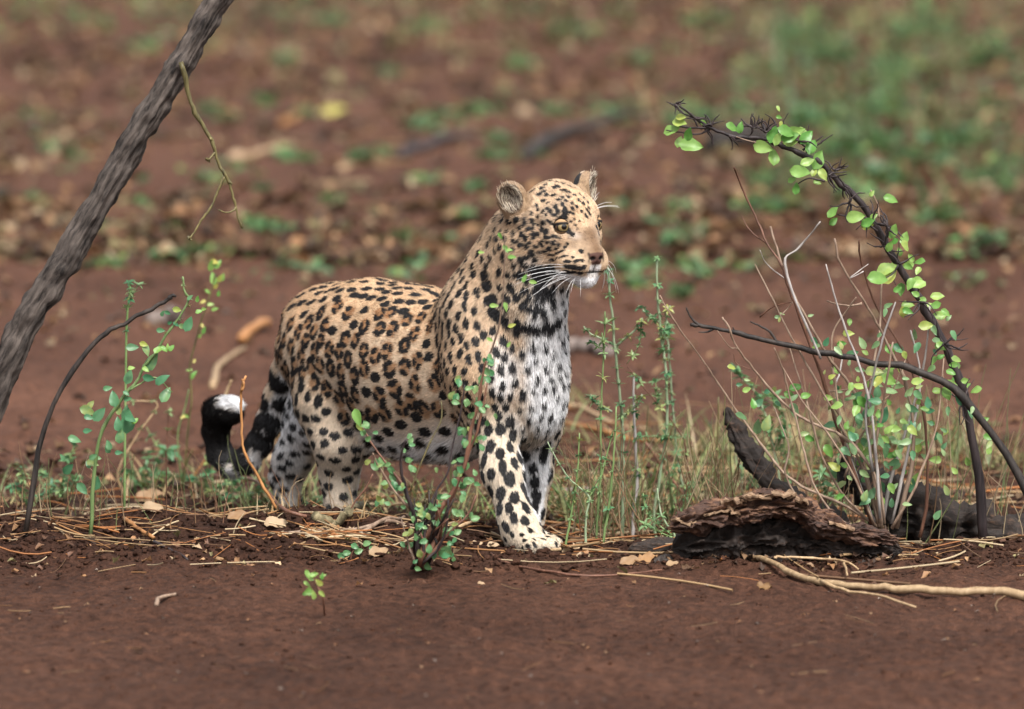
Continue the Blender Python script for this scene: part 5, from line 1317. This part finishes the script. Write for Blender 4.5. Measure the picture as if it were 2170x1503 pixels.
# ------------------------------------------------------------------ fallen leaves one can pick out on the ridge
def fallen(label, px, py, ln, ang, kind):
    g = ghit(px, py); base = onground(g[0], g[1], .002)
    t = math.radians(ang); d = np.array([math.cos(t), math.sin(t) * .6, .15]); d = unit(d)
    me = LS[kind][random.randrange(4)]
    o = put('fallen_leaf', me, label=label, cat='leaf', group='dry leaves lying on the ridge')
    n_ = unit(np.array([random.uniform(-.4, .4), -.75, 1.0])); n_ = unit(n_ - (n_ @ d) * d); x = np.cross(d, n_); s_ = ln * .001
    p = base - d * s_ * .5 + UZ * s_ * .12
    o.matrix_world = Matrix.Translation(p) @ Matrix(((x[0], d[0], n_[0], 0), (x[1], d[1], n_[1], 0), (x[2], d[2], n_[2], 0), (0, 0, 0, 1))) @ Matrix.Scale(s_, 4)
for a in (('crumpled pale dry leaf standing up below the tail', 525, 1088, 62, 75, 'dry'), ('pale dry leaf at the end of the thin dark stick', 588, 1122, 58, -8, 'dry'), ('torn dry leaf below the crumpled pale leaf', 505, 1112, 48, 20, 'dry'),
          ('large pale dry leaf at the left end of the ridge', 318, 1073, 70, 10, 'dry'), ('second pale dry leaf under the brown withered leaves', 322, 1100, 55, -30, 'dry'), ('orange brown dry leaf left of the small bush', 803, 1188, 50, 50, 'dry'),
          ('curled orange leaf directly left of the rotten log', 1290, 1190, 52, -70, 'dry'), ('pale greenish dry leaf between the orange leaf and the wood piece', 1336, 1206, 46, 10, 'dry'), ('brown dry leaf against the wood chunk', 1372, 1196, 44, 20, 'brown'),
          ('small orange leaf right of the forepaw', 1236, 1190, 34, 5, 'dry'), ('pale leaf lying at the tip of the forepaw', 1210, 1172, 40, -15, 'dry'), ('brown withered leaf hanging at left of the ridge', 378, 1082, 34, -85, 'brown'),
          ('second brown withered leaf near the thin wilting weed', 432, 1080, 34, -85, 'brown'), ('small curled leaf on the earth before the forepaw', 1010, 1165, 30, 30, 'dry'), ('thin dry leaf beside the small curled leaf', 1045, 1168, 28, 0, 'dry'),
          ('grey curled leaf on the bare earth below the log', 1618, 1252, 34, -12, 'brown'), ('tiny orange leaf on the earth right of the seedling', 1020, 1242, 16, -10, 'dry'), ('orange leaf against the foot of the rotten log', 1425, 1212, 30, 40, 'dry'),
          ('yellow leaf lying on the litter far behind the leopard\'s back', 705, 246, 120, -5, 'yellow'), ('pale pink leaf standing out in the far litter', 503, 335, 70, 40, 'dry'), ('pale dry leaf in the litter above the leopard\'s back', 735, 362, 70, -30, 'dry'),
          ('pale dry leaf in front of the near hind leg', 800, 1060, 46, 5, 'dry'), ('brown leaf behind the bent straw blade', 560, 1062, 36, 10, 'brown')):
    fallen(*a)

# ------------------------------------------------------------------ uncountable litter, grass and crumbs
class Soup:
    def __init__(s): s.V, s.F, s.C, s.k = [], [], [], 0
    def add(s, v, f, c):
        s.V.append(v); s.F.append(np.asarray(f) + s.k); s.C.append(np.broadcast_to(c, (len(v), 3))); s.k += len(v)
    def build(s, name, mat, label, cat):
        return put(name, mesh_from(name, np.concatenate(s.V), np.concatenate(s.F), col=np.concatenate(s.C), mat=mat), kind='stuff', label=label, cat=cat)
lit_shapes = [leaf_shape(.6, .5, c, .7, 3, 3, k, .3) for k, c in enumerate((.2, .6, -.3, .4))]
green_shapes = [leaf_shape(.6, .3, c, .75, 2, 0, k) for k, c in enumerate((.2, .6, .9, .4))]
def rotm(yaw, pitch, roll):
    return np.array((Matrix.Rotation(yaw, 3, 'Z') @ Matrix.Rotation(pitch, 3, 'X') @ Matrix.Rotation(roll, 3, 'Y')))
def blade(p, d, L, w_, bend, n=4):
    """a grass blade: curved tapering strip"""
    t = np.linspace(0, 1, n + 1)[:, None]; side = unit(np.cross(d, UZ) + 1e-6 * RIGHT); h = unit(np.array([d[0], d[1], 0]) + 1e-6)
    C_ = p + d * L * t + (h * bend * L - UZ * bend * L * .6) * t * t
    W = w_ * (1 - t ** 1.5) * .5 + .0002
    V_ = np.empty((2 * (n + 1), 3)); V_[0::2] = C_ - side * W; V_[1::2] = C_ + side * W
    return V_, [[2 * i, 2 * i + 1, 2 * i + 3, 2 * i + 2] for i in range(n)]
def gz(xs, ys): return ground_h(np.asarray(xs), np.asarray(ys))

# leaf litter over the far ground
lt = Soup(); nl = 17000
ys = 6.2 + 26 * rng.random(nl) ** 1.3; xs = (rng.random(nl) - .5) * (2.9 + .16 * (ys + 15) * 1.0)
ys2 = np.where(rng.random(1300) < .3, 1.0 + 5.5 * rng.random(1300), 6.4 - 2.6 * rng.random(1300) ** 2); xs2 = (rng.random(1300) - .5) * 4
ys3 = .35 + 1.6 * rng.random(650); xs3 = (rng.random(650) - .5) * 2.7
xs, ys = np.concatenate([xs, xs2, xs3]), np.concatenate([ys, ys2, ys3]); zs = gz(xs, ys)
dens = vnoise(xs * .9, ys * .45, seed=66)
dry_c = [(.42, .25, .13), (.30, .16, .075), (.50, .36, .22), (.20, .10, .05), (.36, .19, .09), (.10, .05, .03), (.13, .065, .04), (.24, .20, .09), (.07, .04, .025)]
def scatter(soup, shapes, X, Y, Z, S, cols, shade=(.5, 1.0), tilt=.4):
    n = len(X); yw = rng.uniform(0, 6.283, n); pt = rng.uniform(-.5, 1, n) * tilt; rl = rng.uniform(-1, 1, n) * tilt; cols = np.array(cols); which = rng.integers(0, len(shapes), n)
    cy, sy, cp, sp_, cr, sr = np.cos(yw), np.sin(yw), np.cos(pt), np.sin(pt), np.cos(rl), np.sin(rl)
    for q, (v, f) in enumerate(shapes):
        I = np.nonzero(which == q)[0]; v = np.asarray(v); f = np.asarray(f); m = len(v)
        x, y, z = [v[None, :, k] * S[I, None] for k in range(3)]
        x, z = x * cr[I, None] + z * sr[I, None], -x * sr[I, None] + z * cr[I, None]
        y, z = y * cp[I, None] - z * sp_[I, None], y * sp_[I, None] + z * cp[I, None]
        x, y = x * cy[I, None] - y * sy[I, None], x * sy[I, None] + y * cy[I, None]
        P = np.stack([x + X[I, None], y + Y[I, None], z + Z[I, None]], -1).reshape(-1, 3)
        c = cols[rng.integers(0, len(cols), len(I))] * rng.uniform(shade[0], shade[1], (len(I), 1))
        soup.V.append(P); soup.F.append((f[None] + (m * np.arange(len(I)))[:, None, None]).reshape(-1, f.shape[1]) + soup.k); soup.C.append(np.repeat(c, m, 0)); soup.k += len(P)
keep = (ys < 6) | (dens > rng.uniform(-1.2, .1, len(ys)))
xs, ys, zs = xs[keep], ys[keep], zs[keep]
scatter(lt, lit_shapes, xs, ys, zs + .008, np.where(ys > 6, rng.uniform(.03, .10, len(xs)), rng.uniform(.02, .05, len(xs))), dry_c, (.25, .85))
lt.build('leaf_litter', M['l_attr'], 'brown and orange dead leaves strewn over the far earth', 'leaf litter')

# straws strewn about
def straws(n, fx, fy, rr, LL, cols, soup, lift=.006, spread=0):
    A = []
    for k in range(n):
        x, y = fx(), fy(); L = random.uniform(*LL); a = random.uniform(0, spread) if spread else random.gauss(0, .75); d = np.array([math.cos(a), math.sin(a), 0]) * L * .5
        c0 = np.array([x, y, 0]); A.append([c0 - d, c0 + np.array([-d[1], d[0], 0]) * random.uniform(-.25, .25), c0 + d])
    A = np.array(A); A[..., 2] = gz(A[..., 0], A[..., 1]) + lift + np.abs(rng.normal(0, .006, A.shape[:2]))
    t = np.linspace(0, 1, 5)[None, :, None]
    B = (1 - t) ** 2 * A[:, :1] + 2 * t * (1 - t) * A[:, 1:2] + t * t * A[:, 2:]
    tg = A[:, 2] - A[:, 0]; tg /= np.linalg.norm(tg, axis=1, keepdims=True); u_ = np.cross(tg, UZ); v_ = np.cross(u_, tg)
    r_ = rng.uniform(rr[0], rr[1], n)
    ring = np.stack([u_, v_, -u_, -v_], 1) * r_[:, None, None]
    VV = (B[:, :, None] + ring[:, None]).reshape(n, 20, 3)
    ff = [[i * 4 + j, i * 4 + (j + 1) % 4, i * 4 + 4 + (j + 1) % 4, i * 4 + 4 + j] for i in range(4) for j in range(4)]
    for k in range(n): soup.add(VV[k], ff, np.array(random.choice(cols)) * random.uniform(.6, 1.1))
sc = [(.44, .29, .15), (.34, .17, .07), (.52, .40, .25), (.20, .11, .06), (.38, .15, .05)]
st_ = Soup()
def ridge_y(): return random.gauss(.10, .13)
straws(300, lambda: random.uniform(-1.15, 1.15), ridge_y, (.0008, .0022), (.03, .16), sc, st_)
straws(260, lambda: random.uniform(.05, 1.15), lambda: random.gauss(.9, .55), (.0012, .0032), (.08, .34), sc, st_)
straws(160, lambda: random.uniform(-1.15, .2), lambda: random.gauss(.6, .3), (.001, .0026), (.05, .22), sc, st_)
straws(45, lambda: random.uniform(-1.15, 1.15), lambda: random.uniform(-1.8, -.2), (.0005, .0012), (.015, .06), [(.30, .19, .10), (.16, .09, .05), (.22, .11, .05)], st_, -.003)
straws(90, lambda: random.uniform(-1.1, 1.1), lambda: random.gauss(-.12, .14), (.0006, .0016), (.02, .09), sc, st_, .001)
straws(60, lambda: random.gauss(-.36, .07), lambda: random.gauss(-.02, .03), (.0010, .0024), (.03, .12), sc, st_)
st_.build('straw_litter', M['l_attr'], 'dry straw and twig bits strewn along the ridge and behind it', 'straw')
fs = Soup()
straws(420, lambda: random.uniform(-3.6, 3.6), lambda: 6.4 + 24 * random.random() ** 1.2, (.003, .007), (.08, .40), [(.24, .14, .07), (.17, .085, .04), (.30, .21, .12), (.09, .05, .03)], fs, .004, 6.3)
fs.build('far_twig_litter', M['l_attr'], 'tan twigs scattered over the far earth', 'twigs')

# low green plants on the far ground: the larger clumps one by one
gc = [(.075, .17, .055), (.12, .25, .085), (.17, .27, .13), (.10, .20, .10), (.22, .30, .09), (.055, .13, .05)]
def clump(soup, x, y, z, R_, n, h=.5, size=(.03, .06), cols=gc):
    for k in range(n):
        a, r = random.uniform(0, 6.28), R_ * math.sqrt(random.random()); v, f = random.choice(green_shapes); s_ = random.uniform(*size)
        p = np.array([x + r * math.cos(a), y + r * math.sin(a), z + .01 + h * R_ * random.random() * (1.2 - r / R_)])
        soup.add((v * s_) @ rotm(random.uniform(0, 6.28), random.uniform(-.5, .8), random.uniform(-.6, .6)).T + p, f, np.array(random.choice(cols)) * random.uniform(.7, 1.15))
CL = [(610, 330, 40), (640, 340, 30), (770, 335, 46), (800, 322, 36), (560, 400, 26), (575, 485, 60), (540, 480, 40), (860, 505, 60), (900, 380, 44), (980, 460, 44), (1010, 400, 34), (1040, 330, 56), (1060, 300, 40), (880, 265, 50), (1120, 330, 40), (1300, 440, 36),
      (1420, 440, 70), (1390, 470, 60), (1460, 490, 66), (1430, 510, 56), (1330, 570, 40), (1380, 560, 34), (1480, 580, 44), (1445, 625, 30), (1590, 440, 70), (1620, 380, 60), (1650, 440, 60), (1560, 560, 50), (1350, 600, 34), (1460, 560, 40), (340, 545, 60), (370, 535, 44), (300, 430, 30), (450, 380, 40),
      (700, 430, 24), (1300, 240, 50), (1420, 250, 50), (1500, 245, 60), (1570, 230, 60), (1710, 260, 70), (1780, 320, 90), (1840, 300, 90), (1870, 380, 90), (1820, 420, 60), (1760, 250, 80), (1860, 230, 90), (1680, 360, 60), (480, 250, 36), (560, 215, 40), (640, 240, 40), (440, 230, 40), (930, 250, 44), (1000, 235, 44), (1180, 240, 40),
      (1950, 330, 90), (2030, 290, 90), (2100, 380, 90), (1990, 460, 70), (2080, 520, 70), (150, 330, 50), (80, 250, 60), (200, 480, 40), (60, 430, 50), (230, 560, 40), (820, 150, 60), (1100, 130, 70), (1350, 120, 80), (1600, 130, 90), (1750, 110, 110), (1900, 140, 110), (600, 120, 60), (300, 100, 60), (1200, 60, 90), (900, 50, 80), (1500, 40, 100), (1700, 60, 110), (1950, 50, 120), (2100, 120, 110), (700, 40, 80), (200, 40, 80), (1230, 600, 36), (430, 545, 30), (520, 545, 26)]
ZN = {}
for k, (px, py, wpx) in enumerate(CL):
    g = ghit(px, py + wpx * .2); sclf = (g[1] + 14.9) / 15.0; R_ = wpx * .0006 * sclf; S_ = Soup()
    base = onground(g[0], g[1]); clump(S_, 0, 0, 0, R_, int(22 + R_ * 420), .55 if px < 1650 else .9, (.025, .055) if px < 1650 else (.04, .085))
    sv_, sf_ = tubes([(np.array([[0, 0, -.01], [0, 0, R_ * .3], [.01, 0, R_ * .6]]), [.004, .003, .002])], 4); S_.add(sv_, [g for g in sf_[:8]], (.12, .14, .06))
    me = mesh_from('foliage', np.concatenate(S_.V), np.concatenate(S_.F), col=np.concatenate(S_.C), mat=M['g_attr'])
    zone = 'beside the leaning trunk' if px < 262 else 'behind the hanging twig' if px < 600 and py > 200 else 'above the leopard\'s back' if px < 960 and py > 200 else 'around the leopard\'s head' if px < 1260 and py > 200 else \
        'beyond the pale weeds' if px < 1540 and py > 200 else 'under the thorn branch' if px < 1660 and py > 200 else 'behind the thorn branch in the green corner' if px < 1900 and py > 200 else 'beyond the dry bush at the right margin' if py > 200 else 'along the top margin'
    ZN.setdefault(zone, []).append((px, put('ground_plant', me, cat='plant', loc=base)))
ORD = 'first second third fourth fifth sixth seventh eighth ninth tenth eleventh twelfth thirteenth fourteenth fifteenth sixteenth seventeenth eighteenth nineteenth twentieth'.split()
for zone, items in ZN.items():
    for k, (px, o) in enumerate(sorted(items, key=lambda q: q[0])):
        o['label'] = 'blurred low green plant %s, %s from the left' % (zone, ORD[k]); o['group'] = 'low green plants ' + zone
gs = Soup(); ng = 2300
ys = 5.6 + 26 * rng.random(ng); xs = (rng.random(ng) - .5) * (2.9 + .16 * (ys + 15))
for x, y, z, q in zip(xs, ys, gz(xs, ys), vnoise(xs * .7 + 9, ys * .4, seed=71)):
    if q + .35 * sstep(0, 2.2, x) < random.uniform(-.3, .7): continue
    clump(gs, x, y, z, random.uniform(.03, .09), random.randint(4, 10))
gs.build('ground_cover', M['g_attr'], 'tiny green seedlings dotted over the far litter', 'ground cover')

# grass: tall far blades at the right, tufts behind the ridge
gr = Soup()
gg = [(.16, .23, .07), (.11, .19, .06), (.26, .27, .11), (.38, .31, .15), (.22, .26, .12), (.42, .31, .16)]
def tuft(px, py, n, L, spread=.05, cols=gg, w_=(.003, .007)):
    g = ghit(px, py); X_ = g[0] + rng.normal(0, spread, n); Y_ = g[1] + rng.normal(0, spread, n); Z_ = gz(X_, Y_)
    for x, y, z in zip(X_, Y_, Z_):
        a, e = random.uniform(0, 6.28), random.uniform(.5, 1.45); d = np.array([math.cos(a) * math.cos(e), math.sin(a) * math.cos(e), math.sin(e)])
        v, f = blade(np.array([x, y, z - .003]), d, random.uniform(*L), random.uniform(*w_), random.uniform(.1, .6)); gr.add(v, f, np.array(random.choice(cols)) * random.uniform(.7, 1.15))
for (px, py, n, L) in ((650, 1080, 26, (.06, .16)), (660, 1060, 16, (.06, .16)), (690, 1090, 14, (.05, .12)), (480, 1060, 14, (.05, .12)), (580, 1085, 14, (.05, .14)), (820, 1090, 18, (.04, .11)), (900, 1070, 22, (.05, .13)), (960, 1090, 22, (.05, .12)), (1000, 1110, 18, (.05, .12)), (1030, 1100, 16, (.05, .12)), (1190, 1100, 16, (.06, .16)), (1230, 1110, 30, (.06, .2)), (1270, 1090, 26, (.06, .2)), (1300, 1120, 30, (.06, .22)), (1340, 1100, 24, (.06, .2)), (1380, 1080, 22, (.06, .2)),
                       (1430, 1060, 22, (.06, .2)), (1480, 1040, 22, (.06, .2)), (1500, 980, 22, (.06, .18)), (1460, 960, 18, (.05, .15)), (1560, 960, 18, (.05, .15)), (1600, 1000, 22, (.06, .16)), (1680, 960, 24, (.06, .16)), (1720, 1000, 24, (.06, .18)), (1760, 940, 24, (.06, .16)), (1830, 950, 30, (.06, .16)), (1880, 940, 30, (.06, .16)), (1950, 960, 30, (.06, .18)), (2050, 980, 30, (.06, .18)), (2120, 1000, 26, (.06, .18)), (310, 1040, 12, (.04, .1)), (360, 1035, 12, (.04, .1)), (150, 1060, 16, (.05, .12)), (80, 1070, 16, (.05, .12)), (1370, 930, 14, (.05, .12)), (1230, 930, 14, (.05, .12)), (1220, 860, 8, (.04, .09))):
    tuft(px, py, int(n * (1.9 if px > 1150 else 1.4)), (L[0], L[1] * 1.25), .065)
for (px, py, n) in ((765, 1100, 12), (610, 1095, 10), (570, 1095, 10), (420, 1060, 10), (1140, 1150, 9), (1120, 1165, 8)): tuft(px, py, n, (.04, .10), .014, [(.48, .36, .2), (.4, .24, .1), (.5, .42, .26)], (.0015, .0035))
for k in range(55): tuft(random.uniform(1600, 2170), random.uniform(40, 450), random.randint(6, 14), (.12, .36), .10, [(.06, .13, .035), (.035, .085, .025), (.10, .17, .05), (.18, .19, .08)], (.006, .014))
for k in range(26): tuft(random.uniform(0, 2170), random.uniform(0, 260), random.randint(6, 12), (.08, .2), .08, gg, (.006, .012))
gr.build('grass', M['g_attr'], 'thin green and yellowing grass blades behind the ridge and at the far right', 'grass')

# thin dry stems standing in a tangle
ds = Soup()
def stems(n, x0, x1, y0, y1, hh, cols):
    for k in range(n):
        x, y = random.uniform(x0, x1), random.uniform(y0, y1); h = random.uniform(*hh); a = random.uniform(0, 6.283); l = h * random.uniform(.05, .7)
        p0 = np.array([x, y, float(ground_big(np.array([x]), np.array([y]))[0])]); p2 = p0 + np.array([l * math.cos(a), l * math.sin(a) * .5, h]); p1 = (p0 + p2) / 2 + np.array([random.uniform(-.04, .04), 0, random.uniform(-.01, .05)])
        r = random.uniform(.0007, .0017); v, f = tubes([(bez(p0, p1, p2, 6), np.linspace(r, r * .5, 6))], 4)
        ds.add(v, [g for g in f if len(g) == 4 and g != f[-1] and g != f[-2]], np.array(random.choice(cols)) * random.uniform(.6, 1.1))
tc_s = [(.36, .24, .14), (.26, .15, .08), (.42, .32, .2), (.20, .10, .06), (.20, .22, .09), (.16, .20, .08)]
stems(150, .12, .50, .08, .75, (.06, .28), tc_s); stems(170, .45, 1.1, .12, .8, (.08, .38), tc_s); stems(90, -1.1, -.55, .05, .7, (.04, .20), tc_s); stems(60, -.5, 0, .25, .7, (.03, .12), tc_s)
ds.build('dry_stem_tangle', M['l_attr'], 'tangle of thin dry stems standing behind the ridge', 'dry stems')
# crumbs of earth
import itertools
ico = np.array([(0, 0, 1), (.894, 0, .447), (.276, .851, .447), (-.724, .526, .447), (-.724, -.526, .447), (.276, -.851, .447), (.724, .526, -.447), (-.276, .851, -.447), (-.894, 0, -.447), (-.276, -.851, -.447), (.724, -.526, -.447), (0, 0, -1)])
icf = [(0, 1, 2), (0, 2, 3), (0, 3, 4), (0, 4, 5), (0, 5, 1), (1, 6, 2), (2, 7, 3), (3, 8, 4), (4, 9, 5), (5, 10, 1), (6, 7, 2), (7, 8, 3), (8, 9, 4), (9, 10, 5), (10, 6, 1), (11, 7, 6), (11, 8, 7), (11, 9, 8), (11, 10, 9), (11, 6, 10)]
ncl = 11000
x_ = rng.uniform(-1.2, 1.2, ncl); y_ = np.where(rng.random(ncl) < .75, rng.normal(-.02, .18, ncl), rng.uniform(-2.0, 1.2, ncl))
s_ = .0010 + .0050 * rng.random(ncl) ** 4 + .006 * (np.abs(y_) < .3) * rng.random(ncl) ** 3
ctr = np.stack([x_, y_, gz(x_, y_) + s_ * .25], 1)
CV = ctr[:, None] + (ico[None] * (1 + .35 * rng.normal(0, 1, (ncl, 12, 1)).clip(-1, 1))) * s_[:, None, None] * np.array([1.15, 1.0, .75])
CF = (np.array(icf)[None] + 12 * np.arange(ncl)[:, None, None]).reshape(-1, 3)
put('soil_crumbs', mesh_from('soil_crumbs', CV.reshape(-1, 3), CF, mat=SOIL, smooth=False), kind='stuff', label='crumbs of dark earth on the ridge and bare soil', cat='soil')
lc_ = Soup()
for k in range(170):
    px, py = random.uniform(1400, 1910), random.gauss(1196, 9); g = ghit(px, py); v, f = random.choice(lit_shapes); s = random.uniform(.008, .026)
    lc_.add((v * s) @ rotm(random.uniform(0, 6.28), random.uniform(-.6, .8), random.uniform(-.7, .7)).T + onground(g[0], g[1], .004), f, np.array(random.choice([(.020, .012, .008), (.05, .026, .016), (.10, .055, .03), (.22, .13, .07)])))
lc_.build('wood_crumbs', M['l_attr'], 'dark wood crumbs fallen along the foot of the rotten log', 'wood chips')
# small pale chips on the bare earth in front
ch = Soup()
for k in range(110):
    px, py = random.uniform(0, 2170), random.uniform(1200, 1500); g = ghit(px, py); v, f = random.choice(lit_shapes); s = random.uniform(.006, .015)
    ch.add((v * s) @ rotm(random.uniform(0, 6.28), random.uniform(-.2, .3), random.uniform(-.3, .3)).T + onground(g[0], g[1], .003), f, np.array(random.choice([(.30, .18, .10), (.28, .22, .18), (.24, .12, .06), (.16, .12, .10)])))
for k in range(300):
    px, py = random.uniform(0, 2170), random.gauss(1165, 32); g = ghit(px, py); v, f = random.choice(lit_shapes); s = random.uniform(.010, .03)
    ch.add((v * s) @ rotm(random.uniform(0, 6.28), random.uniform(-.4, .6), random.uniform(-.5, .5)).T + onground(g[0], g[1], .005), f, np.array(random.choice(dry_c)) * random.uniform(.7, 1.2))
ch.build('leaf_chips', M['l_attr'], 'small chips of dry leaf on the bare soil in front', 'leaf litter')
